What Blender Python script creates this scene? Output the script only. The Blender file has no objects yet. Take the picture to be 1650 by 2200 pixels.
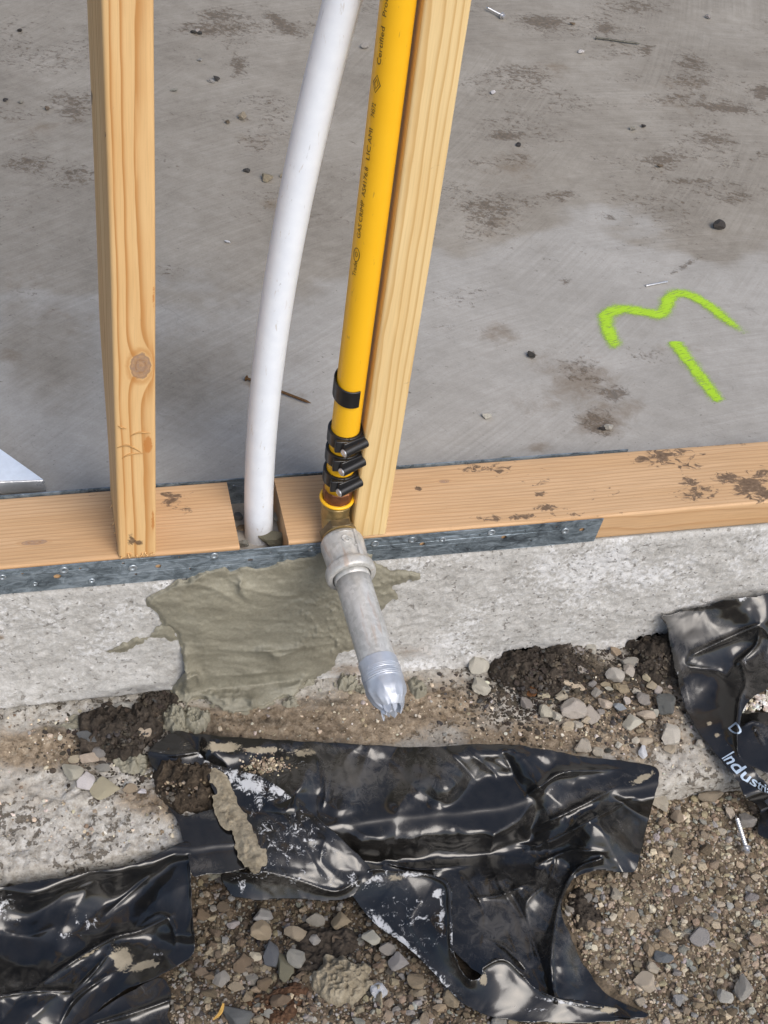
import bpy, bmesh, math, random
import numpy as np
from mathutils import Vector, Matrix
SC = bpy.context.scene; COL = SC.collection
R = math.radians
random.seed(5); RS = np.random.RandomState(11)

# ---------------------------------------------------------------- camera, sky, sun, exposure
FPX = 3105.0                                   # focal length in photo pixels (photo 1650 wide)
CAM = np.array([.04758, -.92438, 1.05646]); YAW, PIT, ROL = .3292, .7917, .1566
FW = np.array([math.sin(YAW)*math.cos(PIT), math.cos(YAW)*math.cos(PIT), -math.sin(PIT)])
_r = np.cross(FW, [0, 0, 1]); _r /= np.linalg.norm(_r); _u = np.cross(_r, FW)
RT = math.cos(ROL)*_r+math.sin(ROL)*_u; UP = -math.sin(ROL)*_r+math.cos(ROL)*_u
cd = bpy.data.cameras.new('camera'); co = bpy.data.objects.new('camera', cd); COL.objects.link(co)
cd.sensor_fit = 'HORIZONTAL'; cd.sensor_width = 36; cd.lens = FPX/1650*36; cd.clip_start = .02; cd.clip_end = 400
co.matrix_world = Matrix(((RT[0], UP[0], -FW[0], CAM[0]), (RT[1], UP[1], -FW[1], CAM[1]), (RT[2], UP[2], -FW[2], CAM[2]), (0, 0, 0, 1)))
SC.camera = co
SUN_EL, SUN_AZ = 48, 158                      # azimuth clockwise from +Y
W = bpy.data.worlds.new('World'); SC.world = W; W.use_nodes = True
wn = W.node_tree; sk = wn.nodes.new('ShaderNodeTexSky'); sk.sky_type = 'NISHITA'; sk.sun_disc = False
sk.sun_elevation = R(SUN_EL); sk.sun_rotation = R(SUN_AZ); sk.dust_density = 3.0; sk.air_density = 1.0; sk.ozone_density = 1.0
bg = wn.nodes['Background']; bg.inputs[1].default_value = .125; wn.links.new(sk.outputs[0], bg.inputs[0])
sl = bpy.data.lights.new('sun', 'SUN'); sl.energy = 1.7; sl.angle = R(40); sl.color = (1, .965, .92)
so = bpy.data.objects.new('sun', sl); COL.objects.link(so)
sd = Vector((math.sin(R(SUN_AZ))*math.cos(R(SUN_EL)), math.cos(R(SUN_AZ))*math.cos(R(SUN_EL)), math.sin(R(SUN_EL))))
so.rotation_euler = sd.to_track_quat('Z', 'Y').to_euler(); so.location = (1, -2, 4)
SC.view_settings.view_transform = 'Standard'; SC.view_settings.look = 'None'; SC.view_settings.gamma = 1
SC.view_settings.exposure = .42; SC.view_settings.use_curve_mapping = False
SC.render.engine = 'CYCLES'

# ---------------------------------------------------------------- geometry helpers
def ray(px, py):
    px = np.asarray(px, float); py = np.asarray(py, float)
    return FW+RT*((px-825)/FPX)[..., None]-UP*((py-1100)/FPX)[..., None]
def at(px, py, z):
    d = ray(px, py); return CAM+d*((np.asarray(z)-CAM[2])/d[..., 2])[..., None]
def fa(px, py, y):
    d = ray(px, py); return CAM+d*((np.asarray(y)-CAM[1])/d[..., 1])[..., None]
def pix(P):
    d = np.asarray(P, float)-CAM; z = d@FW
    return 825+FPX*(d@RT)/z, 1100-FPX*(d@UP)/z

def _h(i, j, k, s):
    n = (i.astype(np.int64)*374761393+j.astype(np.int64)*668265263+k.astype(np.int64)*2147483647+s*974634777) & 0xffffffff
    n = ((n ^ (n >> 13))*1274126177) & 0xffffffff
    n = ((n ^ (n >> 16))*2246822519) & 0xffffffff
    return ((n ^ (n >> 15)) & 0xffffff)/float(0xffffff)
def vn(x, y, z=0., s=0):
    x, y, z = np.broadcast_arrays(np.asarray(x, float), np.asarray(y, float), np.asarray(z, float))
    i, j, k = np.floor(x), np.floor(y), np.floor(z); a, b, c = x-i, y-j, z-k
    a, b, c = [t*t*t*(t*(t*6-15)+10) for t in (a, b, c)]
    r = 0
    for di, wa in ((0, 1-a), (1, a)):
        for dj, wb in ((0, 1-b), (1, b)):
            for dk, wc in ((0, 1-c), (1, c)):
                r = r+wa*wb*wc*_h(i+di, j+dj, k+dk, s)
    return r*2-1
def fbm(x, y, z=0., o=4, s=0, g=.5):
    t, a, f = 0, 1., 1.
    for q in range(o):
        t = t+a*vn(np.asarray(x)*f+q*7.3, np.asarray(y)*f, np.asarray(z)*f, s+q); a *= g; f *= 2.03
    return t
def sst(a, b, x):
    t = np.clip((x-a)/(b-a), 0, 1); return t*t*(3-2*t)
def pin(poly, x, y):
    P = np.asarray(poly, float)[:, :2]; r = np.zeros(x.shape, bool); j = len(P)-1
    for i in range(len(P)):
        c = (P[i, 1] > y) != (P[j, 1] > y)
        with np.errstate(divide='ignore', invalid='ignore'):
            r ^= c & (x < (P[j, 0]-P[i, 0])*(y-P[i, 1])/(P[j, 1]-P[i, 1])+P[i, 0])
        j = i
    return r
def pdist(line, x, y, closed=False):
    P = np.asarray(line, float)[:, :2]; D = np.full(x.shape, 1e9); nx, ny = x.copy(), y.copy()
    n = len(P); T = np.zeros(x.shape)
    for i in range(n if closed else n-1):
        a, b = P[i], P[(i+1) % n]; v = b-a; L = max(v@v, 1e-9)
        t = np.clip(((x-a[0])*v[0]+(y-a[1])*v[1])/L, 0, 1); qx, qy = a[0]+t*v[0], a[1]+t*v[1]
        d = np.hypot(x-qx, y-qy); m = d < D
        D = np.where(m, d, D); nx = np.where(m, qx, nx); ny = np.where(m, qy, ny); T = np.where(m, (i+t)/max(n-1, 1), T)
    return D, nx, ny, T
def spline(pts, n=6, closed=False):
    P = np.asarray(pts, float); N = len(P); out = []
    for i in range(N if closed else N-1):
        if closed: a, b, c, d = P[i-1], P[i], P[(i+1) % N], P[(i+2) % N]
        else: a, b, c, d = P[max(i-1, 0)], P[i], P[i+1], P[min(i+2, N-1)]
        for k in range(n):
            t = k/n; out.append(.5*((2*b)+(c-a)*t+(2*a-5*b+4*c-d)*t*t+(3*b-a-3*c+d)*t**3))
    if not closed: out.append(P[-1])
    return np.array(out)
def blobs(px, py, lst):
    m = np.zeros(px.shape)
    for b in lst:
        x, y, rx, ry, s = b[:5]; an = R(b[5]) if len(b) > 5 else 0
        dx, dy = px-x, py-y; u = dx*math.cos(an)+dy*math.sin(an); v = -dx*math.sin(an)+dy*math.cos(an)
        m = np.maximum(m, s*np.exp(-((u/rx)**2+(v/ry)**2)))
    return m

def mkmesh(name, V, Fc, smooth=True, attrs=None):
    me = bpy.data.meshes.new(name); V = np.asarray(V, float)
    if isinstance(Fc, np.ndarray):
        n, k = Fc.shape
        me.vertices.add(len(V)); me.vertices.foreach_set('co', V.ravel())
        me.loops.add(n*k); me.loops.foreach_set('vertex_index', Fc.ravel().astype(np.int32))
        me.polygons.add(n); me.polygons.foreach_set('loop_start', np.arange(0, n*k, k, dtype=np.int32))
        me.update(calc_edges=True); me.validate()
    else:
        me.from_pydata([tuple(v) for v in V], [], Fc)
    me.polygons.foreach_set('use_smooth', np.full(len(me.polygons), smooth))
    for k, a in (attrs or {}).items():
        a = np.asarray(a, float)
        if a.ndim == 1:
            t = me.attributes.new(k, 'FLOAT', 'POINT'); t.data.foreach_set('value', a)
        else:
            t = me.attributes.new(k, 'FLOAT_COLOR', 'POINT'); t.data.foreach_set('color', np.c_[a, np.ones(len(a))].ravel())
    me.update(); return me
def link(name, me, mat=None, parent=None):
    o = bpy.data.objects.new(name, me); COL.objects.link(o)
    if mat is not None and me is not None:
        me.materials.clear(); me.materials.append(mat)
    if parent: o.parent = parent
    return o
def obj(name, V, Fc, mat, parent=None, smooth=True, attrs=None):
    return link(name, mkmesh(name, V, Fc, smooth, attrs), mat, parent)
def tag(o, label=None, cat=None, group=None, kind=None):
    for k, v in (('label', label), ('category', cat), ('group', group), ('kind', kind)):
        if v: o[k] = v
    return o
def empty(name, loc, label, cat, group=None):
    o = bpy.data.objects.new(name, None); COL.objects.link(o); o.empty_display_size = .02; o['base'] = 1
    o.location = loc; tag(o, label, cat, group); del o['base']; return o
def rel(o):                                     # child built in world coordinates: keep it there under its moved parent
    o.matrix_parent_inverse = Matrix.Translation(-o.parent.location); return o
def gridf(n, m, mask=None):
    i = np.arange(n-1)[:, None]*m+np.arange(m-1)[None]
    q = np.stack([i, i+m, i+m+1, i+1], -1).reshape(-1, 4)
    return q if mask is None else q[mask.ravel()]
def compact(V, Fc, attrs):
    u, inv = np.unique(Fc, return_inverse=True); return V[u], inv.reshape(Fc.shape), {k: a[u] for k, a in attrs.items()}
def flip(Fc): return Fc[:, ::-1]

def frame(ax):
    ax = np.asarray(ax, float); ax = ax/np.linalg.norm(ax); t = np.array([0, 0, 1.]) if abs(ax[2]) < .9 else np.array([1., 0, 0])
    a = np.cross(t, ax); a /= np.linalg.norm(a); return ax, a, np.cross(ax, a)
def lathe(prof, base, ax, n=32, wob=None):      # prof: (along, radius)
    ax, a, b = frame(ax); V = []; th = np.arange(n)*2*math.pi/n
    for k, (l, r) in enumerate(prof):
        rr = np.full(n, r) if wob is None else wob(l, r, th)
        V.append(np.asarray(base)+ax*l+np.outer(rr*np.cos(th), a)+np.outer(rr*np.sin(th), b))
    V = np.concatenate(V); m = len(prof); F = []
    for k in range(m-1):
        for i in range(n): j = (i+1) % n; F.append((k*n+i, k*n+j, (k+1)*n+j, (k+1)*n+i))
    F.append(tuple(range(n))[::-1]); F.append(tuple((m-1)*n+i for i in range(n)))
    return V, F
def tube(path, rad, n=24, cap=True):
    P = np.asarray(path, float); m = len(P); rad = np.broadcast_to(rad, (m,)); V = []
    T = np.gradient(P, axis=0); T /= np.linalg.norm(T, axis=1)[:, None]
    _, a, _b = frame(T[0])
    for k in range(m):
        a = a-T[k]*(a@T[k]); a /= np.linalg.norm(a); b = np.cross(T[k], a)
        th = np.arange(n)*2*math.pi/n
        V.append(P[k]+rad[k]*(np.outer(np.cos(th), a)+np.outer(np.sin(th), b)))
    F = []
    for k in range(m-1):
        for i in range(n): j = (i+1) % n; F.append((k*n+i, k*n+j, (k+1)*n+j, (k+1)*n+i))
    if cap: F.append(tuple(range(n))[::-1]); F.append(tuple((m-1)*n+i for i in range(n)))
    return np.concatenate(V), F
def box(c, s, rot=None):
    V = np.array([[x, y, z] for x in (-.5, .5) for y in (-.5, .5) for z in (-.5, .5)])*np.asarray(s)
    if rot is not None: V = V@np.asarray(rot).T
    return V+np.asarray(c), [(0, 1, 3, 2), (4, 6, 7, 5), (0, 4, 5, 1), (2, 3, 7, 6), (0, 2, 6, 4), (1, 5, 7, 3)]
def join(*parts):
    V, F, n = [], [], 0
    for v, f in parts:
        V.append(np.asarray(v)); F += [tuple(int(i)+n for i in q) for q in f]; n += len(v)
    return np.concatenate(V), F
def bevel(o, w, seg=2, ang=35):
    m = o.modifiers.new('b', 'BEVEL'); m.width = w; m.segments = seg; m.limit_method = 'ANGLE'; m.angle_limit = R(ang)
    for p in o.data.polygons: p.use_smooth = True
    o.data.set_sharp_from_angle(angle=R(40)); return o
def autosharp(o, a=35): o.data.set_sharp_from_angle(angle=R(a)); return o

# ---------------------------------------------------------------- material helpers
class M:
    def __init__(s, name):
        s.m = bpy.data.materials.new(name); s.m.use_nodes = True; s.t = s.m.node_tree; s.b = s.t.nodes['Principled BSDF']
        s.tc = s.n('TexCoord').outputs['Object']; s.out = s.t.nodes['Material Output']
    def n(s, k): return s.t.nodes.new('ShaderNode'+k)
    def put(s, sock, v):
        if isinstance(v, bpy.types.NodeSocket): s.t.links.new(v, sock)
        elif isinstance(v, (tuple, list)): sock.default_value = tuple(v)+(1,) if len(v) == 3 and sock.type == 'RGBA' else v
        else: sock.default_value = v
    def f(s, op, a, b=None, c=None, clamp=False):
        n = s.n('Math'); n.operation = op; n.use_clamp = clamp
        for i, v in enumerate((a, b, c)):
            if v is not None: s.put(n.inputs[i], v)
        return n.outputs[0]
    def add(s, a, b): return s.f('ADD', a, b)
    def sub(s, a, b): return s.f('SUBTRACT', a, b)
    def mul(s, a, b): return s.f('MULTIPLY', a, b)
    def xyz(s, v=None):
        n = s.n('SeparateXYZ'); s.put(n.inputs[0], v or s.tc); return n.outputs
    def comb(s, x, y, z):
        n = s.n('CombineXYZ'); s.put(n.inputs[0], x); s.put(n.inputs[1], y); s.put(n.inputs[2], z); return n.outputs[0]
    def map(s, sc=(1, 1, 1), rot=(0, 0, 0), loc=(0, 0, 0), v=None):
        if any(rot):
            q = s.n('Mapping'); s.put(q.inputs[0], v or s.tc); q.inputs['Rotation'].default_value = rot; v = q.outputs[0]; rot = (0, 0, 0)
        n = s.n('Mapping'); s.put(n.inputs[0], v or s.tc); n.inputs['Scale'].default_value = sc
        n.inputs['Rotation'].default_value = rot; n.inputs['Location'].default_value = loc; return n.outputs[0]
    def noise(s, sc, d=4, r=.55, dist=0, v=None):
        n = s.n('TexNoise'); s.put(n.inputs['Vector'], v or s.tc); n.inputs['Scale'].default_value = sc
        n.inputs['Detail'].default_value = d; n.inputs['Roughness'].default_value = r; n.inputs['Distortion'].default_value = dist
        return n.outputs[0]
    def vor(s, sc, feat='F1', v=None, o=0, rnd=1):
        n = s.n('TexVoronoi'); n.feature = feat; s.put(n.inputs['Vector'], v or s.tc); n.inputs['Scale'].default_value = sc
        n.inputs['Randomness'].default_value = rnd; return n.outputs[o]
    def ss(s, v, a, b):                           # smooth step a..b -> 0..1
        n = s.n('MapRange'); n.interpolation_type = 'SMOOTHSTEP'; s.put(n.inputs[0], v)
        n.inputs[1].default_value = a; n.inputs[2].default_value = b; return n.outputs[0]
    def ramp(s, v, st):
        n = s.n('ValToRGB'); s.put(n.inputs[0], v); e = n.color_ramp.elements
        while len(e) < len(st): e.new(.5)
        for q, (p, c) in zip(e, st):
            q.position = p; q.color = (*(c if isinstance(c, tuple) else (c, c, c)), 1)
        return n.outputs[0]
    def mix(s, fac, a, b, mode='MIX'):
        n = s.n('Mix'); n.data_type = 'RGBA'; n.blend_type = mode; s.put(n.inputs[0], fac)
        s.put(n.inputs[6], a); s.put(n.inputs[7], b); return n.outputs[2]
    def attr(s, k, o=2):
        n = s.n('Attribute'); n.attribute_name = k; return n.outputs[o]
    def bump(s, h, st=.5, d=.001, nrm=None):
        n = s.n('Bump'); s.put(n.inputs['Height'], h); n.inputs['Strength'].default_value = st; n.inputs['Distance'].default_value = d
        if nrm: s.put(n.inputs['Normal'], nrm)
        return n.outputs[0]
    def fin(s, col, rough=.7, nrm=None, metal=0., spec=.5):
        s.put(s.b.inputs['Base Color'], col); s.put(s.b.inputs['Roughness'], rough); s.put(s.b.inputs['Metallic'], metal)
        s.put(s.b.inputs['Specular IOR Level'], spec)
        if nrm: s.put(s.b.inputs['Normal'], nrm)
        return s.m

ST = R(-2.)                                    # set below: direction of the trowel strokes on the slab
_d = at(1400, 322, 0)-at(1300, 300, 0); ST = -math.atan2(_d[1], _d[0])
def mat_slab():
    m = M('trowelled slab concrete')
    a = m.noise(1, 5, .66, v=m.map((16, 70, 40), (0, 0, ST))); b = m.noise(6, 5, .62); c = m.noise(430, 3, .6); d = m.noise(46, 6, .72, .3)
    st2 = m.noise(1, 4, .62, .4, v=m.map((60, 330, 60), (0, 0, ST)))
    X = m.xyz(); ax, ay = m.sub(X[0], .95), m.add(X[1], .75); rr = m.f('SQRT', m.add(m.mul(ax, ax), m.mul(ay, ay)))
    bx, by = m.sub(X[0], -.7), m.sub(X[1], 1.9); r2 = m.f('SQRT', m.add(m.mul(bx, bx), m.mul(by, by)))
    sw = m.noise(1, 4, .65, .3, v=m.comb(m.mul(rr, 260.), m.mul(m.f('ARCTAN2', ay, ax), 9.), 0.)); sw2 = m.noise(1, 4, .65, .3, v=m.comb(m.mul(r2, 230.), m.mul(m.f('ARCTAN2', by, bx), 9.), 4.))
    pick = m.ss(m.noise(4, 3, .5), .44, .56); st2 = m.add(m.mul(sw, pick), m.mul(sw2, m.sub(1., pick)))
    v = m.add(m.mul(a, .12), m.add(m.mul(b, .34), m.add(m.mul(c, .13), m.add(m.mul(st2, .20), m.mul(d, .21)))))
    col = m.ramp(v, [(.36, (.175, .152, .122)), (.5, (.262, .235, .195)), (.64, (.355, .325, .278))])
    cl = m.ss(m.add(m.attr('clean'), m.mul(m.sub(b, .5), .5)), .35, .65)
    col = m.mix(cl, col, m.ramp(v, [(.36, (.25, .232, .203)), (.5, (.328, .309, .278)), (.64, (.425, .404, .371))]))
    # tan washes
    br = m.ss(m.add(m.attr('tan'), m.mul(m.sub(m.noise(34, 7, .74, .4), .5), 1.7)), .22, .85)
    col = m.mix(m.mul(br, .6), col, (.158, .115, .072))
    # mud: fine crumbs and smears dragged along the strokes
    f1 = m.noise(1, 7, .78, .7, v=m.map((82, 118, 100), (0, 0, ST))); f2 = m.noise(230, 4, .7)
    fl = m.add(m.mul(f1, .75), m.mul(f2, .25))
    md = m.ss(m.add(m.attr('mud'), m.mul(m.sub(fl, .5), 4.2)), .40, .86)
    col = m.mix(m.mul(md, .66), col, m.ramp(m.noise(170, 4, .7), [(.3, (.03, .021, .013)), (.5, (.078, .053, .032)), (.7, (.15, .105, .066))]))
    sp = m.ss(m.add(m.noise(1, 3, .6, v=m.map((120, 240, 100), (0, 0, ST), (3, 1, 0))), m.mul(m.noise(5, 2), .12)), .745, .785)
    col = m.mix(m.mul(sp, .65), col, (.08, .062, .045))
    sc = m.ss(m.noise(1, 3, .5, .2, v=m.map((22, 620, 60), (0, 0, ST-.15))), .66, .72)
    col = m.mix(m.mul(sc, .22), col, (.50, .49, .47))
    cr = m.ss(m.noise(1, 2, .5, .9, v=m.map((9, 34, 20), (0, 0, R(50)))), .497, .503); cr = m.mul(m.mul(cr, m.sub(1., cr)), 4.)
    col = m.mix(m.mul(cr, .18), col, (.08, .07, .06))
    h = m.add(m.mul(st2, .5), m.add(m.mul(c, .3), m.mul(md, .7)))
    return m.fin(col, .72, m.bump(h, .4, .0009), spec=.25)
def mat_rough():
    m = M('rough cast concrete edge')
    a = m.noise(30, 5, .65); b = m.noise(190, 5, .7); p = m.vor(120, 'F1'); q = m.noise(520, 2, .6)
    v = m.add(m.mul(a, .4), m.add(m.mul(b, .45), m.mul(q, .2)))
    col = m.ramp(v, [(.36, (.27, .26, .238)), (.5, (.42, .411, .39)), (.64, (.55, .545, .527))])
    wh = m.ss(m.add(m.mul(m.noise(9, 4, .6), .7), m.mul(b, .5)), .62, .74)
    col = m.mix(m.mul(wh, .55), col, (.74, .75, .765))
    pit = m.ss(m.add(m.noise(145, 3, .55), m.mul(m.noise(17, 2), .25)), .75, .79)
    col = m.mix(m.mul(pit, .6), col, (.15, .135, .115))
    st = m.ss(m.add(m.attr('stain'), m.mul(m.sub(b, .5), 1.1)), .35, .85)
    col = m.mix(m.mul(st, .75), col, m.ramp(m.noise(70, 4), [(.3, (.10, .068, .04)), (.55, (.24, .17, .105)), (.75, (.36, .28, .19))]))
    gr = m.ss(m.add(m.attr('damp'), m.mul(m.sub(b, .5), .8)), .4, .8)
    col = m.mix(m.mul(gr, .7), col, (.135, .13, .12))
    h = m.add(m.mul(b, .9), m.sub(m.mul(q, .4), m.mul(pit, .7)))
    return m.fin(col, .86, m.bump(h, .75, .0016), spec=.3)
def mat_ledge():
    m = M('dirty footing ledge'); a = m.noise(22, 6, .7, .4); b = m.noise(150, 6, .74); e = m.noise(480, 3, .65); k = m.vor(130, 'F1')
    pale = m.ramp(b, [(.36, (.30, .275, .235)), (.5, (.43, .405, .36)), (.64, (.56, .545, .51))])
    pit = m.ss(m.add(m.noise(120, 5, .68), m.mul(m.noise(20, 3), .35)), .735, .79)
    pale = m.mix(m.mul(pit, .8), pale, (.085, .068, .048))
    dirt = m.ramp(m.add(m.mul(a, .45), m.mul(b, .55)), [(.34, (.06, .042, .026)), (.45, (.15, .107, .066)), (.54, (.27, .205, .135)), (.66, (.44, .37, .275))])
    st = m.ss(m.add(m.attr('stain'), m.mul(m.sub(m.add(m.mul(a, .6), m.mul(b, .4)), .5), 2.2)), .34, .86)
    col = m.mix(m.mul(st, .88), pale, dirt)
    gr = m.ss(m.add(m.attr('damp'), m.mul(m.sub(a, .5), 1.8)), .35, .85)
    col = m.mix(m.mul(gr, .82), col, m.ramp(b, [(.38, (.03, .024, .018)), (.52, (.085, .068, .05)), (.66, (.17, .14, .105))]))
    h = m.add(m.mul(b, 1.), m.sub(m.mul(e, .5), m.mul(pit, .6)))
    return m.fin(col, .9, m.bump(h, .9, .0024), spec=.2)
def mat_mortar(name, dark=1.):
    m = M(name)
    a = m.noise(24, 4, .6); b = m.noise(330, 4, .65); s = m.noise(1, 3, .5, v=m.map((18, 140, 140)))
    v = m.add(m.mul(a, .5), m.add(m.mul(s, .14), m.mul(b, .36)))
    k = lambda c: tuple(x*dark for x in c)
    col = m.ramp(v, [(.36, k((.175, .163, .122))), (.52, k((.235, .222, .170))), (.68, k((.30, .287, .226)))])
    return m.fin(col, .62, m.bump(m.add(m.mul(b, .8), m.add(m.mul(s, .12), m.mul(m.noise(120, 5, .7), .35))), .5, .0011), spec=.35)
def mat_wood(name, axis, pith, sp, cols, wob=1., fine=.3, knots=(), off=0., mud=False, bright=1.):
    m = M(name); X = m.xyz()
    iL = 'xyz'.index(axis); ia, ib = [i for i in range(3) if i != iL]; L, a, b = X[iL], X[ia], X[ib]
    def vec(sl, sa): q = [sa]*3; q[iL] = sl; return tuple(q)
    w1 = m.noise(1, 2, .5, v=m.map(vec(2.6, 16), loc=(off, off, off))); w2 = m.noise(1, 2, .5, v=m.map(vec(14, 60), loc=(off, 0, off)))
    wv = m.add(m.mul(m.sub(w1, .5), .012*wob), m.mul(m.sub(w2, .5), .0026*wob))
    da, db = m.sub(a, pith[0]), m.sub(b, pith[1])
    r = m.add(m.f('SQRT', m.add(m.mul(da, da), m.mul(db, db))), wv)
    kn = None
    for (kL, ka, rl, ra, push) in knots:
        eL, ea = m.mul(m.sub(L, kL), 1/rl), m.mul(m.sub(a, ka), 1/ra)
        d2 = m.add(m.mul(eL, eL), m.mul(ea, ea))
        r = m.add(r, m.mul(m.f('EXPONENT', m.mul(d2, -.45)), push))
        e = m.add(m.f('SQRT', d2), m.mul(m.sub(m.noise(240, 3), .5), .35)); kn = e if kn is None else m.f('MINIMUM', kn, e)
    q = m.mul(r, 1/sp); fr = m.f('FRACT', q); idn = m.noise(1, 1, .5, v=m.comb(m.f('FLOOR', q), off, 3.3))
    late = m.mul(m.f('POWER', m.ss(fr, .35, .92), 2.4), m.sub(1., m.ss(fr, .93, 1.)))
    late = m.mul(late, m.ss(idn, .0, .38))
    fib = m.noise(1, 4, .65, v=m.map(vec(22, 900))); fib2 = m.noise(1, 3, .6, v=m.map(vec(9, 190), loc=(off, 1, 2)))
    pale, lat, warm = [tuple(x*bright for x in c) for c in cols]
    col = m.mix(m.ss(m.noise(1, 3, .5, v=m.map(vec(5, 34), loc=(off*2, 4, 1))), .35, .68), pale, warm)
    col = m.mix(m.mul(late, .84), col, lat)
    col = m.mix(m.mul(m.ss(fib, .42, .66), fine), col, tuple(x*.62 for x in warm))
    col = m.mix(m.mul(m.ss(fib2, .55, .72), .35), col, tuple(min(1, x*1.12) for x in pale))
    if kn is not None:
        ring = m.ramp(m.f('FRACT', m.mul(kn, 2.1)), [(0, (.36, .21, .11)), (.55, (.44, .28, .16)), (.95, (.29, .165, .09))])
        ring = m.mix(m.ss(m.noise(330, 4, .7), .45, .62), ring, (.33, .22, .15))
        halo = m.mul(m.ss(kn, .9, 1.08), m.sub(1., m.ss(kn, 1.12, 1.5)))
        col = m.mix(m.mul(halo, .5), col, lat)
        col = m.mix(m.sub(1., m.ss(kn, .86, .98)), col, ring)
    if mud:
        nz = m.noise(1, 6, .68, .8, v=m.map((75, 120, 100))); rs = m.ss(m.add(m.attr('mud'), m.mul(m.sub(nz, .5), 2.6)), .46, .74)
        col = m.mix(m.mul(rs, .86), col, m.ramp(m.noise(280, 4), [(.3, (.045, .030, .02)), (.55, (.12, .08, .052)), (.75, (.24, .17, .115))]))
        wr = m.ss(m.add(m.attr('resin'), m.mul(m.sub(nz, .5), .8)), .45, .6)
        col = m.mix(m.mul(wr, .8), col, (.47, .185, .045))
        h = m.add(m.mul(fib, .5), m.add(m.mul(late, .35), m.mul(rs, 1.2)))
    else: h = m.add(m.mul(fib, .5), m.mul(late, .35))
    return m.fin(col, .6, m.bump(h, .3, .0006), spec=.32)
def mat_strap():
    m = M('mottled galvanised strap'); a = m.noise(1, 5, .68, 1.2, v=m.map((60, 60, 110))); b = m.noise(420, 3, .6); c = m.noise(1, 3, .5, v=m.map((14, 14, 30)))
    v = m.add(m.mul(a, .75), m.mul(c, .35))
    col = m.ramp(v, [(.40, (.055, .068, .08)), (.52, (.15, .185, .21)), (.66, (.30, .355, .40))])
    col = m.mix(m.mul(m.ss(b, .62, .72), .5), col, (.42, .47, .5))
    return m.fin(col, m.ramp(a, [(.35, .58), (.65, .4)]), m.bump(m.add(a, m.mul(b, .3)), .15, .0006), metal=.45, spec=.5)
def mat_galv():
    m = M('dull galvanised steel'); a = m.noise(60, 5, .65); b = m.vor(260, 'F1', o=1); s = m.noise(1, 4, .6, v=m.map((160, 10, 160)))
    sx = m.n('SeparateColor'); m.put(sx.inputs[0], b)
    v = m.add(m.mul(a, .4), m.add(m.mul(s, .42), m.mul(sx.outputs[0], .16)))
    col = m.ramp(v, [(.34, (.40, .395, .37)), (.5, (.52, .515, .49)), (.66, (.62, .615, .59))])
    col = m.mix(m.mul(m.ss(m.noise(1, 3, .6, v=m.map((90, 14, 90), loc=(5, 2, 1))), .60, .72), .5), col, (.43, .30, .21))
    return m.fin(col, m.ramp(a, [(.3, .55), (.7, .40)]), m.bump(m.add(a, m.mul(m.noise(600, 2), .4)), .2, .0007), metal=.3)
def mat_plain(name, c, rough, metal=0., spec=.5, nz=(300, .12), var=.15, bdist=.0004):
    m = M(name); a = m.noise(nz[0], 4, .6); b = m.noise(18, 3, .55)
    col = m.mix(m.mul(m.ss(m.add(m.mul(a, .5), m.mul(b, .5)), .35, .65), 1.), tuple(x*(1-var) for x in c), tuple(min(1, x*(1+var)) for x in c))
    return m.fin(col, m.ramp(a, [(.3, min(1, rough*1.15)), (.7, rough*.85)]), m.bump(a, nz[1], bdist), metal=metal, spec=spec)
def mat_white():
    m = M('scuffed white conduit'); a = m.noise(70, 4, .6); s = m.noise(1, 4, .65, .8, v=m.map((260, 260, 60))); d = m.noise(1, 5, .7, 1.5, v=m.map((90, 90, 22)))
    col = m.mix(m.ss(a, .35, .7), (.76, .81, .88), (.80, .85, .915))
    col = m.mix(m.mul(m.ss(s, .63, .72), .5), col, (.50, .45, .40)); col = m.mix(m.mul(m.ss(d, .65, .68), .4), col, (.36, .36, .37))
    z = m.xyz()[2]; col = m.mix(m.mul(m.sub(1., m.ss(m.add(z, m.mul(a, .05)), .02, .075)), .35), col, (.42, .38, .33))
    return m.fin(col, .32, m.bump(m.noise(40, 2), .05, .002), spec=.45)
def mat_yellow():
    m = M('yellow gas pipe'); a = m.noise(26, 4, .6); s = m.noise(1, 3, .5, .5, v=m.map((300, 300, 80)))
    col = m.mix(a, (.83, .44, .012), (.86, .49, .022)); col = m.mix(m.mul(m.ss(s, .685, .73), .45), col, (.36, .19, .04))
    return m.fin(col, .36, m.bump(m.noise(60, 2), .05, .001), spec=.4)
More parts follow.
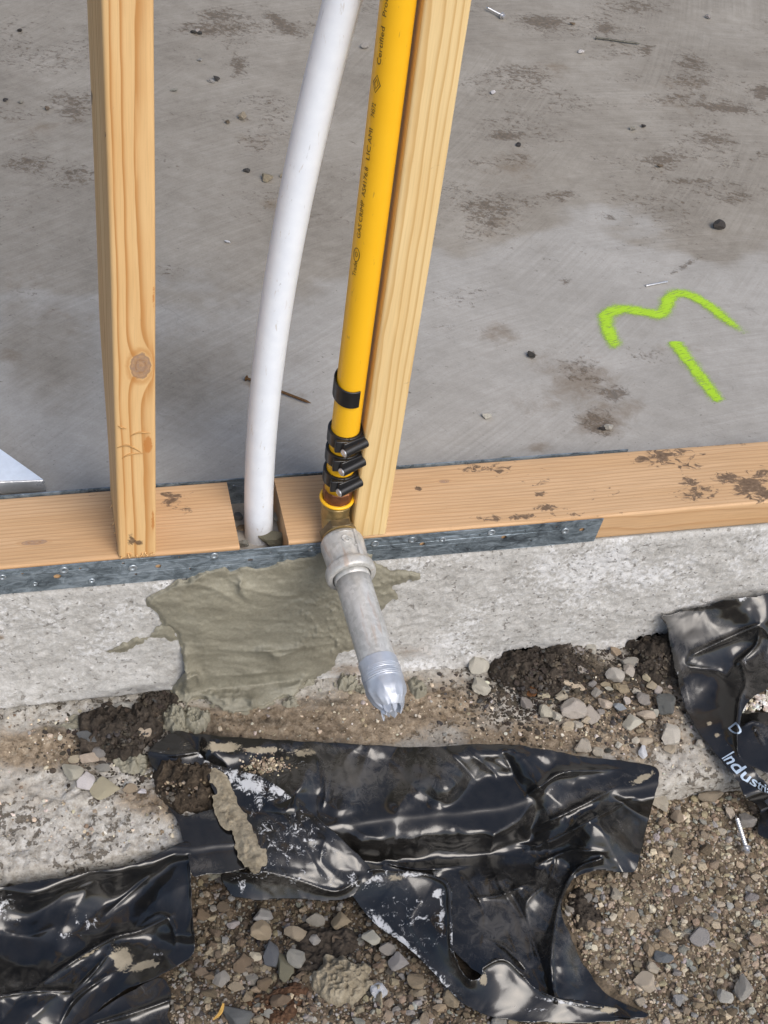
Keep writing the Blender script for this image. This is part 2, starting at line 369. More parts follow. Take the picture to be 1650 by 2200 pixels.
def mat_plastic():
    m = M('black polythene film'); a = m.noise(34, 5, .65); f = m.noise(420, 4, .7); g = m.noise(1, 4, .6, .8, v=m.map((60, 60, 60), loc=(2, 5, 1)))
    col = m.ramp(a, [(.35, (.006, .006, .006)), (.65, (.016, .015, .014))])
    # thin dust film and painted grey sheen, denser where attr says
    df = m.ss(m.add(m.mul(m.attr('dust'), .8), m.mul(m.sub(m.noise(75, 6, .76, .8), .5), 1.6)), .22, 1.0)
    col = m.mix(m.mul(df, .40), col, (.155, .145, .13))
    sp = m.ss(m.add(f, m.mul(m.attr('dust'), .07)), .765, .785); col = m.mix(m.mul(sp, .5), col, (.26, .245, .22))
    wz = m.noise(1, 7, .80, .9, v=m.map((120, 120, 120)))
    wh = m.ss(m.add(m.attr('lime'), m.mul(m.sub(wz, .5), 3.2)), .62, .84); col = m.mix(m.mul(wh, .85), col, (.56, .57, .585))
    mo = m.ss(m.add(m.attr('mortar'), m.mul(m.sub(wz, .5), 1.9)), .48, .60); col = m.mix(m.mul(mo, .95), col, m.mix(f, (.22, .185, .125), (.36, .31, .225)))
    dry = m.f('MAXIMUM', m.f('MAXIMUM', wh, mo), m.mul(df, .5))
    rough = m.add(m.add(.10, m.mul(g, .16)), m.mul(dry, .48))
    w = m.noise(1, 4, .6, 1.2, v=m.map((38, 38, 38)))
    return m.fin(col, rough, m.bump(m.add(m.mul(w, .22), m.add(m.mul(mo, .6), m.mul(wh, .15))), .25, .0022), spec=.65)
def mat_stone(name, src):
    m = M(name)
    if src == 'obj': base = m.n('ObjectInfo').outputs['Color']; off = m.n('ObjectInfo').outputs['Random']
    else: base = m.attr('tint', 0); off = 0.
    v = m.comb(m.add(m.xyz()[0], m.mul(off, 7.)), m.xyz()[1], m.xyz()[2])
    a = m.noise(110, 5, .68, v=v); b = m.noise(420, 3, .65, v=v)
    k = m.ramp(m.add(m.mul(a, .6), m.mul(b, .4)), [(.32, (.5, .48, .45)), (.5, (1, 1, 1)), (.7, (1.32, 1.3, 1.27))])
    col = m.mix(1., base, k, 'MULTIPLY')
    col = m.mix(m.mul(m.ss(m.noise(60, 4, .7, v=v), .56, .72), .5), col, (.19, .15, .105))
    col = m.mix(m.mul(m.ss(m.noise(35, 5, .7, v=v), .45, .70), .28), col, (.32, .265, .19))
    return m.fin(col, .85, m.bump(m.add(a, m.mul(b, .7)), .85, .0020), spec=.22)
def mat_soil(name, c0, c1, c2, damp=None):
    m = M(name); a = m.noise(60, 6, .72); b = m.noise(340, 4, .7)
    col = m.ramp(m.add(m.mul(a, .6), m.mul(b, .4)), [(.36, c0), (.5, c1), (.66, c2)])
    if damp: col = m.mix(m.mul(m.attr('damp'), .75), col, m.ramp(b, [(.35, damp), (.65, tuple(3.2*x for x in damp))]))
    return m.fin(col, .92, m.bump(m.add(a, m.mul(b, .6)), .9, .003), spec=.2)
def mat_spray():
    m = M('fluoro line marking spray'); c = m.attr('cov'); n = m.noise(760, 3, .7); n2 = m.noise(60, 4, .65); s = m.noise(1, 3, .6, v=m.map((70, 460, 60), (0, 0, R(-17))))
    al = m.mul(m.ss(m.add(c, m.mul(m.add(m.mul(m.sub(n, .5), 1.5), m.mul(m.sub(n2, .5), 1.1)), m.ss(c, .0, .25))), .16, 1.15), .93)
    al = m.mul(al, m.sub(1., m.mul(m.ss(s, .52, .70), .55)))
    m.fin(m.mix(n2, (.33, .56, .018), (.42, .65, .04)), .65, spec=.3)
    tr = m.n('BsdfTransparent'); mx = m.n('MixShader'); m.put(mx.inputs[0], al)
    m.t.links.new(tr.outputs[0], mx.inputs[1]); m.t.links.new(m.b.outputs[0], mx.inputs[2]); m.t.links.new(mx.outputs[0], m.out.inputs[0]); return m.m

SLAB, ROUGH, LEDGE, MORTAR = mat_slab(), mat_rough(), mat_ledge(), mat_mortar('wet olive mortar'); DRYM = mat_soil('drying mortar', (.15, .125, .085), (.25, .215, .155), (.36, .32, .24))
YEL, WHITE, GALV, STRAP, FILM = mat_yellow(), mat_white(), mat_galv(), mat_strap(), mat_plastic()
INK = mat_plain('black print', (.075, .05, .018), .6, var=.3)
BLACK = mat_plain('black moulded plastic', (.012, .012, .013), .33, nz=(200, .06))
STEEL = mat_plain('bright zinc', (.62, .62, .63), .34, .8)
STEELD = mat_plain('bright worn galvanising', (.34, .38, .41), .35, .6, var=.3)
COPPER = mat_plain('browned copper', (.21, .085, .04), .45, .6, nz=(120, .2), var=.35)
BRASS = mat_plain('yellow brass', (.37, .275, .125), .40, .65, nz=(140, .15), var=.22)
BRASSD = mat_plain('tarnished brass', (.16, .125, .075), .42, .6, nz=(140, .2), var=.3)
TAPE = mat_plain('silver duct tape', (.42, .45, .50), .36, .3, nz=(70, .3), var=.14, bdist=.0012)
FOIL = mat_plain('foil laminate', (.74, .80, .87), .5, .1, nz=(120, .5), var=.06, bdist=.001)
FOILD = mat_plain('silver foil edge', (.50, .51, .52), .30, .6, nz=(50, .4), var=.2, bdist=.002)
RUSTY = mat_plain('rusted nail', (.12, .062, .022), .65, .4, nz=(400, .4), var=.45)
OLDN = mat_plain('dull steel', (.10, .095, .075), .5, .5, nz=(400, .3), var=.4)
PRINT = mat_plain('pale blue print', (.36, .45, .56), .5, var=.15)
STRAW = mat_plain('dry leaf', (.55, .33, .08), .6, var=.25)
STONE, STONEA = mat_stone('stone', 'obj'), mat_stone('gravel stone', 'attr')
SOIL = mat_soil('dark soil', (.018, .015, .012), (.043, .035, .028), (.09, .073, .057))
GROUND = mat_soil('gravelly earth', (.05, .038, .026), (.125, .098, .068), (.23, .18, .125), (.022, .016, .011))
SPRAY = mat_spray()
MORTAR2 = MORTAR

# ---------------------------------------------------------------- terrain
LZ, LY = -.186, -.176                          # ledge level and its outer edge
def ledge_h(x, y): return LZ+.0022*fbm(x*30, y*30, o=4, s=3)+.0016*fbm(x*130, y*130, o=3, s=5)-.006*sst(-.12, LY, y)
def ground_h(x, y):
    return -.232+.006*fbm(x*9, y*9, o=3, s=8)+.0028*fbm(x*60, y*60, o=4, s=9)-.012*np.exp(-(((x-.24)/.11)**2+((y+.235)/.06)**2))
def terr(x, y): return np.where(y > LY-.013, ledge_h(x, y), ground_h(x, y))
def steps(lo, hi, d, far0, far1, g=1.5):
    c = list(np.arange(lo, hi+d/2, d)); s = d
    while c[-1] < far1: s *= g; c.append(min(c[-1]+s, far1))
    s = d
    while c[0] > far0: s *= g; c.insert(0, max(c[0]-s, far0))
    return np.array(c)
def sheetgrid(xs, ys, fz):
    X, Y = np.meshgrid(xs, ys, indexing='ij'); return np.stack([X, Y, fz(X, Y)], -1).reshape(-1, 3), gridf(len(xs), len(ys))
# ground to the horizon
xs, ys = steps(-.12, 1.0, .003, -90, 90), steps(-.58, -.15, .003, -90, 90)
V, Fq = sheetgrid(xs, ys, lambda x, y: np.where((np.abs(x) < 3) & (np.abs(y) < 3), ground_h(x, y), -.232))
px, py = pix(V); ok = (np.abs(V[:, 0]) < 3) & (np.abs(V[:, 1]) < 3)
tag(obj('gravel_ground', V, Fq, GROUND, attrs=dict(damp=np.where(ok, sst(1260, 1120, px+40*vn(V[:, 0]*40, V[:, 1]*40))*sst(2260, 2140, py), 0))), kind='structure')
# slab top
MUD = [(140, 210, 60, 22, .62, 8), (160, 235, 26, 30, .7), (70, 350, 70, 26, .55), (190, 200, 50, 16, .5), (60, 300, 50, 18, .4), (480, 30, 60, 16, .7), (450, 65, 90, 20, .45),
       (510, 140, 26, 34, .85, -20), (500, 90, 60, 18, .5), (600, 45, 60, 11, .8, 38), (400, 120, 60, 40, .3), (560, 300, 50, 30, .28), (380, 345, 60, 30, .3), (60, 630, 40, 22, .4), (370, 585, 40, 10, .55, 5),
       (170, 370, 60, 22, .5, 10), (1100, 150, 70, 16, .5), (1150, 165, 60, 26, .62), (1170, 45, 50, 16, .75), (1300, 60, 18, 10, .9), (1400, 15, 60, 20, .55), (1490, 140, 50, 26, .7, 20), (1480, 180, 60, 40, .5),
       (1530, 230, 90, 8, .9, 6), (1450, 210, 60, 20, .5), (1360, 300, 40, 10, .4), (1090, 292, 34, 8, 1.), (1110, 340, 46, 22, .62), (1060, 350, 50, 18, .4), (1640, 200, 22, 18, .8), (1210, 420, 40, 14, .62), (1060, 470, 70, 40, .66),
       (1030, 500, 60, 26, .55), (1030, 350, 40, 14, .55), (1430, 340, 50, 20, .5), (1540, 300, 60, 14, .4), (1480, 390, 60, 8, .5), (1300, 465, 40, 10, .5), (1320, 845, 34, 18, 1.1), (1280, 905, 42, 30, .95), (1250, 800, 70, 40, .62, 25), (1300, 930, 30, 8, .8),
       (1142, 762, 12, 9, 1.3), (1390, 765, 60, 16, .55, 8), (1215, 605, 16, 9, .8), (1470, 572, 34, 5, .9, -28), (1000, 640, 60, 26, .5, -20), (960, 702, 26, 9, .62), (1070, 715, 46, 22, .35), (1640, 330, 24, 14, .6), (1590, 430, 50, 16, .4), (1350, 165, 40, 16, .45), (1390, 108, 14, 10, .9)]
TAN = [(1250, 820, 110, 60, .75, 20), (1290, 900, 60, 45, .9), (1070, 715, 50, 30, .7), (1170, 870, 90, 30, .5), (1350, 880, 60, 30, .6), (1160, 960, 40, 14, .7), (60, 600, 90, 60, .35), (150, 680, 150, 60, .32), (420, 780, 120, 60, .25), (10, 760, 60, 40, .5), (560, 300, 60, 30, .5), (1100, 360, 80, 50, .5),
       (1190, 150, 50, 24, .6), (80, 270, 70, 30, .45), (580, 440, 30, 14, .7), (1060, 480, 90, 60, .4), (1460, 750, 90, 20, .4), (390, 740, 80, 60, .3), (180, 230, 90, 50, .35), (480, 60, 120, 40, .3), (1450, 200, 120, 60, .4), (640, 845, 40, 12, .5, 20), (545, 825, 24, 10, .9)]
xs, ys = steps(-.16, 1.5, .004, -4, 4.5, 1.6), steps(.0, 1.4, .004, 0, 6, 1.6)
V, Fq = sheetgrid(xs, ys, lambda x, y: .0004*fbm(x*14, y*14, o=3, s=2))
px, py = pix(V)
front = blobs(px, py, [(900, 900, 900, 330, 1.)])
clean = np.clip(sst(640, 470, 0*px)+sst(440, 640, py+40*np.sin(px/170.)+np.where(px < 420, (420-px)*.25, 0)-np.where((px > 1000), (px-1000)*.02, 0)), 0, 1)
wob = 60*fbm(V[:, 0]*9, V[:, 1]*14, o=4, s=78); arc = np.where(px > 850, 470+((px-1220)/430)**2*70, 620-np.clip(px, 0, 600)*.12)
clean = sst(-90, 110, py+wob-arc)*.75-.35*blobs(px, py, [(420, 780, 260, 160, 1.), (100, 760, 160, 160, 1.)])
slab = tag(obj('floor_slab', V, Fq, SLAB, attrs=dict(mud=blobs(px, py, MUD)*.95+.42*sst(660, 420, py)*np.clip(fbm(V[:, 0]*8, V[:, 1]*13, o=4, s=77)*.9+.30, 0, 1), tan=blobs(px, py, TAN), clean=clean)), kind='structure')
# slab edge: rough vertical face with a rounded arris and an undercut foot
xs = steps(-.14, 1.05, .0025, -4, 4.5, 1.6); ss_ = np.linspace(0, 1, 96)
Vv = []
for t in ss_:
    z = -.0008-t*.199; y = 0*xs
    d = .0009*fbm(xs*22, z*22, 1., o=3, s=21)+.0008*fbm(xs*150, z*150, 2., o=3, s=22)
    arr = -.005*max(0, 1-t*18)**2
    lip = .004*sst(.26, .0, xs)                                  # at the left the form lip leaves a soft roll near the foot
    foot = (.011*sst(.86, .93, t)*sst(.34, .16, xs)-.004*sst(.6, .85, t)*sst(.34, .16, xs)-.010*sst(.86, 1., t)*sst(.2, .5, xs))
    Vv.append(np.stack([xs, -.0005+d*min(1, t*9)-arr+foot+0*lip, np.full_like(xs, z)], -1))
V = np.stack(Vv, 1).reshape(-1, 3); px, py = pix(V)
stain = blobs(px, py, [(870, 1400, 120, 26, .6), (760, 1440, 90, 20, .8), (830, 1235, 60, 20, .4), (0, 1370, 14, 8, .9), (930, 1330, 90, 60, .3)])
damp = blobs(px, py, [(300, 1480, 160, 14, .7, -10), (1200, 1385, 200, 14, .55), (1400, 1375, 60, 22, .8), (1640, 1270, 120, 20, .4)])  # darker strips along the face, mostly at its foot
rel(obj('slab_edge', V, flip(gridf(len(xs), len(ss_))), ROUGH, slab, attrs=dict(stain=stain, damp=damp)))
Vb, Fb = box((.25, 3.02, -.11), (8.3, 5.96, .2)); rel(obj('slab_body', Vb, Fb, ROUGH, slab, smooth=False))
# footing ledge
xs = steps(-.14, 1.05, .0025, -4, 4.5, 1.6); prof = [(.012, 0)]+[(y, 0) for y in np.arange(.0, LY, -.0025)]+[(LY-.001, -.002), (LY-.003, -.005), (LY-.005, -.010), (LY-.006, -.018), (LY-.006, -.03), (LY-.006, -.05), (LY-.006, -.08)]
Vv = []
for y, dz in prof:
    yy = np.full_like(xs, y); w = .006*fbm(xs*7, 0, 3.3, o=3, s=31) if y < -.1 else 0*xs
    fl = .004*sst(-.05, -.12, y)*sst(.24, .1, xs)*np.maximum(0, fbm(xs*70, yy*110, 1., o=3, s=34))
    Vv.append(np.stack([xs, yy+w*sst(-.1, LY, y)+.0025*fbm(xs*80, dz*300, o=3, s=33)*(dz < 0), ledge_h(xs, yy)+dz+fl], -1))
V = np.stack(Vv, 1).reshape(-1, 3); px, py = pix(V)
stain = np.maximum(blobs(px, py, [(660, 1560, 360, 70, 1.1), (900, 1520, 260, 80, 1.), (1150, 1590, 260, 60, 1.), (100, 1610, 230, 60, 1.), (340, 1720, 110, 50, .9), (1330, 1520, 220, 160, 1.), (430, 1560, 120, 60, 1.), (40, 1700, 160, 50, .5), (1480, 1640, 140, 50, .5)]), .22)
damp = blobs(px, py, [(280, 1555, 170, 50, .95), (1190, 1440, 180, 70, 1.1), (1330, 1500, 150, 90, .62), (430, 1600, 80, 80, 1.0), (1420, 1420, 110, 80, 1.2), (170, 1745, 180, 30, .45), (20, 1800, 60, 70, .5), (330, 1650, 120, 60, .6), (700, 1510, 120, 16, .6), (560, 1550, 120, 16, .7), (150, 1565, 200, 16, .7), (1000, 1590, 200, 20, .35)])
tag(obj('footing_ledge', V, flip(gridf(len(xs), len(prof))), LEDGE, attrs=dict(stain=stain, damp=damp)), kind='structure')

# ---------------------------------------------------------------- timber
PINE = ((.72, .485, .235), (.46, .20, .05), (.67, .42, .185))
PINE_B = ((.75, .565, .29), (.56, .345, .13), (.72, .515, .245))
PINE_C = ((.59, .385, .215), (.46, .27, .13), (.55, .345, .18))
def board(name, axis, l0, l1, c0, c1, mat, parent=None, r=.0025, step=.004, fine=None, mud=(), resin=(), endwob=0., twist=0.):
    """timber along axis; c0/c1 = low and high corner of the cross section in the other two axes"""
    iL = 'xyz'.index(axis); ia, ib = [i for i in range(3) if i != iL]
    sec = []
    for cx, cy, a0 in ((c1[0]-r, c1[1]-r, 0), (c0[0]+r, c1[1]-r, 90), (c0[0]+r, c0[1]+r, 180), (c1[0]-r, c0[1]+r, 270)):
        for k in range(4): sec.append((cx+r*math.cos(R(a0+k*30)), cy+r*math.sin(R(a0+k*30))))
    full = []
    for i in range(len(sec)):
        p, q = np.array(sec[i]), np.array(sec[(i+1) % len(sec)]); n = max(1, int(np.linalg.norm(q-p)/.003)); full += [p+(q-p)*k/n for k in range(n)]
    full = np.array(full); n = len(full)
    ls = np.arange(l0, (fine or l1), step); ls = np.append(ls, l1)
    if fine and l1 > fine: ls = np.concatenate([np.arange(l0, fine, step), np.linspace(fine, l1, 12)])
    V = np.zeros((len(ls), n, 3)); V[..., iL] = ls[:, None]; V[..., ia] = full[None, :, 0]; V[..., ib] = full[None, :, 1]
    if twist: V[..., 0] -= twist*V[..., 1]*sst(.02, .24, V[..., 2]-PH)
    V[0, :, iL] += endwob*fbm(full[:, 0]*220, full[:, 1]*220, o=3, s=40)
    V[..., ia] += .0005*vn(V[..., iL]*5, 1.3, s=int(abs(l0)*999) % 97); V[..., ib] += .0005*vn(V[..., iL]*5, 5.3, s=int(abs(l0)*999) % 89)
    m = len(ls); V = V.reshape(-1, 3)
    i = np.arange(m-1)[:, None]*n+np.arange(n)[None]; j = np.arange(m-1)[:, None]*n+((np.arange(n)+1) % n)[None]
    F = [tuple(q) for q in np.stack([i, j, j+n, i+n], -1).reshape(-1, 4).tolist()]+[tuple(range(n))[::-1], tuple((m-1)*n+k for k in range(n))]
    if iL == 1: F = [q[::-1] for q in F]
    px, py = pix(V)
    o = obj(name, V, F, mat, parent, attrs=dict(mud=blobs(px, py, mud), resin=blobs(px, py, resin)))
    autosharp(o, 50); return o
XL, XR, SW, PD, PH = .1107, .3317, .035, .09, .035
G0, G1 = .2250, .2726
PLATEMUD = [(1040, 1005, 90, 16, .55), (1075, 1010, 30, 12, .9), (1150, 1035, 40, 18, .5), (1420, 985, 90, 22, .62), (1440, 975, 80, 12, .8), (1480, 1000, 40, 14, .6), (1480, 1035, 30, 12, .9), (1500, 1060, 60, 22, .75), (1610, 1045, 40, 28, 1.0), (1565, 1025, 30, 16, .8), (1640, 1060, 30, 22, 1.1), (1165, 1060, 20, 9, .8), (1170, 1090, 40, 9, .7), (1050, 1113, 60, 8, .7), (1120, 1110, 50, 10, .75), (1230, 1105, 120, 8, .5), (1530, 955, 60, 6, .9), (900, 1050, 12, 5, 1.), (1330, 1060, 100, 20, .3), (1640, 1030, 50, 30, .6)]
wp = mat_wood('pine plate grain', 'x', (.24, -.06), .0041, PINE_C, .75, .35, knots=[(.035, .028, .013, .0035, .002)], mud=True)
wp2 = mat_wood('pine plate grain streaked', 'x', (.20, -.05), .0042, PINE_C, 1.1, .35, knots=[(.445, .066, .006, .0025, .002)], off=2.7, mud=True)
p1 = board('bottom_plate', 'x', -2.2, G0, (0, .0008), (PD, PH), wp, step=.004, mud=[(370, 1075, 26, 26, .75, 40), (400, 1095, 16, 10, .7), (350, 1060, 14, 10, .6), (200, 1065, 40, 6, .55)], endwob=0)
tag(p1, 'clean left length of flat pine bottom plate under the knotty stud, ending at the gap', 'timber plate', 'bottom plates on the slab edge')
p2 = board('bottom_plate', 'x', G1, 3.2, (0, .0008), (PD, PH), wp2, step=.004, fine=1.0, mud=PLATEMUD)
tag(p2, 'muddy right length of flat pine bottom plate running under the pale stud', 'timber plate', 'bottom plates on the slab edge')
zk = float(fa(297, 785, 0)[2])
w1 = mat_wood('knotty orange pine', 'z', (XL+.036, .045), .0040, PINE, .5, .18, knots=[(zk, XL+.0225, .0150, .0092, .0030)], mud=True, off=.6)
w2 = mat_wood('pale straight pine', 'z', (XR-.012, .085), .0029, PINE_B, .55, .16, off=4.1, mud=True)
s1 = board('wall_stud', 'z', PH+.0006, 2.4, (XL, -.0015), (XL+SW, PD-.0015), w1, r=.003, step=.004, fine=.72, endwob=.0012, twist=.05,
           mud=[(282, 1157, 10, 14, .85), (302, 1165, 8, 6, .8), (447-220, 290, 3, 12, .9), (197, 210, 3, 18, 1.)], resin=[(318, 955, 13, 26, .9), (330, 640, 6, 60, .6), (300, 1175, 30, 8, .5), (328, 1120, 6, 40, .7)])
tag(s1, 'upright orange pine stud with a big round knot, standing alone on the left plate', 'wall stud', 'wall studs')
s2 = board('wall_stud', 'z', PH+.0006, 2.4, (XR+.0026, -.0005), (XR+SW+.0026, PD-.0005), w2, r=.003, step=.004, fine=.72, endwob=.0006)
tag(s2, 'pale straight grained pine stud touching the yellow pipe on its left', 'wall stud', 'wall studs')
# splinters and hammer dents
sv = []
for k in range(16):
    u = random.random(); x0 = XL+.002+u*.031 if k < 11 else XL-.0004
    y0 = -.0018 if k < 11 else random.uniform(.0, .085); z0 = PH+.0005+random.uniform(.002, .006)
    p = np.array([x0, y0, z0]); d = np.array([random.uniform(-.6, .6), -.5, -1.]) if k < 11 else np.array([-.6, random.uniform(-.5, .5), -.8])
    l = random.uniform(.002, .0055); q = p+d/np.linalg.norm(d)*l; q[2] = max(q[2], PH+.0008)
    sv.append(tube([p, (p+q)/2+[0, -.0004, 0], q], [.0007, .0005, .0001], 5))
for vf in sv: rel(obj('splinter', *vf, w1, s1))
dents = []
for (pa, pb, pc) in [((280, 937), (300, 929), (324, 931)), ((252, 962), (275, 957), (303, 972)), ((262, 985), (280, 976), (310, 974)), ((253, 915), (262, 919), (272, 921))]:
    P = spline([fa(*q, -.0018) for q in (pa, pb, pc)], 8); dents.append(tube(P, np.interp(np.linspace(0, 1, len(P)), [0, .5, 1], [.0002, .0009, .0002]), 6))
rel(obj('hammer_dents', *join(*dents), mat_plain('bruised pine', (.42, .24, .085), .7, var=.2), s1))

# ---------------------------------------------------------------- galvanised straps with real holes (2D curve fill)
def strap(name, x0, x1, z0, z1, y, holes, th=.001, dimples=(), skew=0.):
    cu = bpy.data.curves.new(name, 'CURVE'); cu.dimensions = '2D'; cu.fill_mode = 'BOTH'; cu.extrude = th/2; cu.resolution_u = 4
    s = cu.splines.new('POLY'); pts = []
    N = 140
    for k in range(N+1):
        x = x0+(x1-x0)*k/N; pts.append((x, z0+.0006*vn(x*9, 2.2)))
    for k in range(N+1):
        x = x1+skew+(x0-x1-skew)*k/N; pts.append((x, z1+.0006*vn(x*11, 7.7)))
    s.points.add(len(pts)-1)
    for p, q in zip(s.points, pts): p.co = (*q, 0, 1)
    s.use_cyclic_u = True
    for (hx, hz, hr) in holes:
        s = cu.splines.new('POLY'); s.points.add(13); s.use_cyclic_u = True
        for k, p in enumerate(s.points): p.co = (hx+hr*math.cos(k*math.pi/7), hz+hr*.92*math.sin(k*math.pi/7), 0, 1)
    t = bpy.data.objects.new('t', cu); COL.objects.link(t); dg = bpy.context.evaluated_depsgraph_get()
    me = bpy.data.meshes.new_from_object(t.evaluated_get(dg)); bpy.data.objects.remove(t)
    n = len(me.vertices); c = np.empty(n*3); me.vertices.foreach_get('co', c); c = c.reshape(-1, 3)
    c = np.stack([c[:, 0], y+c[:, 2]+.0007*vn(c[:, 0]*14, c[:, 1]*20, s=4), c[:, 1]], -1); me.vertices.foreach_set('co', c.ravel())
    me.polygons.foreach_set('use_smooth', np.zeros(len(me.polygons), bool)); me.update(); me.name = name
    o = link(name, me, STRAP)
    for (hx, hz, hr) in dimples:
        V, F = lathe([(0, hr*1.25), (.0006, hr*1.2), (.0011, hr*.95), (.0009, hr*.75), (.0002, hr*.55), (-.0004, hr*.2)], (hx, y-th/2+.0001, hz), (0, -1, 0), 16)
        obj('nail_dimple', V, F, STEELD, o)
    return o
def pz(px, py, y=-.0015): q = fa(px, py, y); return float(q[0]), float(q[2])
HOLES = [(48, 1231, .0014), (123, 1237, .0036), (172, 1220, .0014), (265, 1209, .0014), (292, 1232, .0015), (340, 1215, .0029), (385, 1196, .0012), (408, 1220, .0014), (537, 1201, .0027), (582, 1185, .0013), (490, 1216, .0011), (240, 1196+22, .0009),
         (907, 1167, .0029), (1030, 1147, .0012), (1082, 1152, .0029), (1140, 1160, .0013), (1128, 1139, .0012), (1195, 1131, .0012), (1250, 1137, .0029), (865, 1180, .0011), (980, 1170, .0011)]
DIMP = [(5, 1238, .003), (137, 1223, .0036), (197, 1245, .0024), (285, 1218, .0035), (460, 1192, .0032), (668, 1177, .0030), (805, 1166, .0034), (885, 1158, .0034), (950, 1157, .0026), (1055, 1142, .0034), (1213, 1139, .0034), (75, 1252, .002)]
fs = strap('metal_strap', -1.2, float(pz(1277, 1157)[0]), .0004, PH-.0015, -.0022, [(*pz(a, b), r) for a, b, r in HOLES], dimples=[(*pz(a, b), r) for a, b, r in DIMP], skew=.003)
tag(fs, 'mottled blue grey punched metal strap nailed along the front of the bottom plates', 'metal strap')
bs = strap('metal_strap', -1.2, .655, .0008, PH+.0012, PD+.0018, [(float(pz(503, 1038, .0895)[0]), .027, .0012)])
tag(bs, 'thin dark metal strap edge showing along the back of the bottom plates', 'metal strap')

# ---------------------------------------------------------------- white conduit
WP = [(556, 1178), (557, 1110), (556, 1010), (568, 880), (584, 740), (606, 560), (645, 380), (690, 190), (734, 0)]
P = np.array([fa(a, b, .045) for a, b in WP]); cf = np.polyfit(P[:, 2], P[:, 0], 3); zz = np.linspace(P[0, 2]-.02, P[-1, 2], 12); P = [np.array([np.polyval(cf, z), .045, z]) for z in zz]
d = P[-1]-P[-2]; P = P+[P[-1]+d*1.2, P[-1]+d*2.6, P[-1]+d*5]
V, F = tube(spline(P, 8), .0141, 36)
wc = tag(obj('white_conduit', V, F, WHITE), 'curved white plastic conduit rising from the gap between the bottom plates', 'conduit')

# ---------------------------------------------------------------- yellow gas pipe assembly
PX, PY, PR = .3185, .0125, .0131
gp = empty('gas_pipe', (PX, PY, PH), 'yellow gas pipe with black crimp clamps, brass elbow and taped steel stub', 'gas pipe')
g = lambda name, VF, mat, par=None, smooth=True: (rel(obj(name, *VF, mat, gp, smooth)) if par is None else obj(name, VF[0], VF[1], mat, par, smooth))
zp = lambda py: float(fa(760, py, PY-PR)[2])       # height on the pipe front of a photo row
ZB = .0965
pl = [(PX, PY, ZB-.003), (PX, PY, .2), (PX+.0003, PY, .4), (PX, PY, .6), (PX-.002, PY, .9), (PX-.004, PY, 1.5), (PX-.004, PY, 2.4)]
g('pipe', tube(spline(pl, 5), PR, 40), YEL)
# printed legend running up the pipe, letter tops to the left
def text_mesh(s, size=1., bold=0.):
    cu = bpy.data.curves.new('txt', 'FONT'); cu.body = s; cu.size = size; cu.resolution_u = 3; cu.offset = bold
    t = bpy.data.objects.new('t', cu); COL.objects.link(t); me = bpy.data.meshes.new_from_object(t.evaluated_get(bpy.context.evaluated_depsgraph_get()))
    bpy.data.objects.remove(t); bm = bmesh.new(); bm.from_mesh(me); bmesh.ops.triangulate(bm, faces=bm.faces)
    V = np.array([v.co[:2] for v in bm.verts]); F = [tuple(v.index for v in f.verts) for f in bm.faces]; bm.free(); return V, F
def ring_flat(cx, cy, rx, ry, w, n=24, sq=False):
    V = []; F = []
    for k in range(n):
        a = 2*math.pi*k/n; c, s = math.cos(a), math.sin(a)
        if sq: q = abs(c)+abs(s); c, s = c/q, s/q
        V += [(cx+rx*c, cy+ry*s), (cx+(rx-w)*c, cy+(ry-w)*s)]
    for k in range(n): j = (k+1) % n; F.append((2*k, 2*j, 2*j+1, 2*k+1))
    return np.array(V), F
TH0 = R(56); TXR = PR+.00012
def on_pipe(V2, z0):                             # (along, up) in metres -> pipe surface
    th = TH0+V2[:, 1]/PR
    return np.stack([PX-TXR*np.sin(th), PY-TXR*np.cos(th), z0+V2[:, 0]], -1)
parts = []
for word, ya, yb in [('Trade', 602, 571), ('GAS', 521, 491), ('CRIMP', 486, 441), ('AS4176.8', 432, 369), ('LIC', 353, 323), ('AMI', 318, 286), ('74572', 261, 231), ('Certified', 148, 66), ('Product', 44, -30)]:
    V2, F2 = text_mesh(word, 1., 0.); z0, z1 = zp(ya), zp(yb); w = V2[:, 0].max()-V2[:, 0].min()
    V2 = np.c_[(V2[:, 0]-V2[:, 0].min())*(z1-z0)/w, (V2[:, 1]-.33)*.0054]; parts.append((on_pipe(V2, z0), F2))
for args, ya in [((0, 0, .0068, .0034, .0006), 557), ((0, 0, .0026, .0014, .0005), 556)]: parts.append((lambda q: (on_pipe(q[0], zp(ya)), q[1]))(ring_flat(*args)))
for args in [(0, 0, .0075, .0040, .0007, 24, True), (0, 0, .0042, .0021, .0006, 24, True)]: parts.append((lambda q: (on_pipe(q[0], zp(190)), q[1]))(ring_flat(*args)))
g('printed_text', join(*parts), INK, smooth=False)
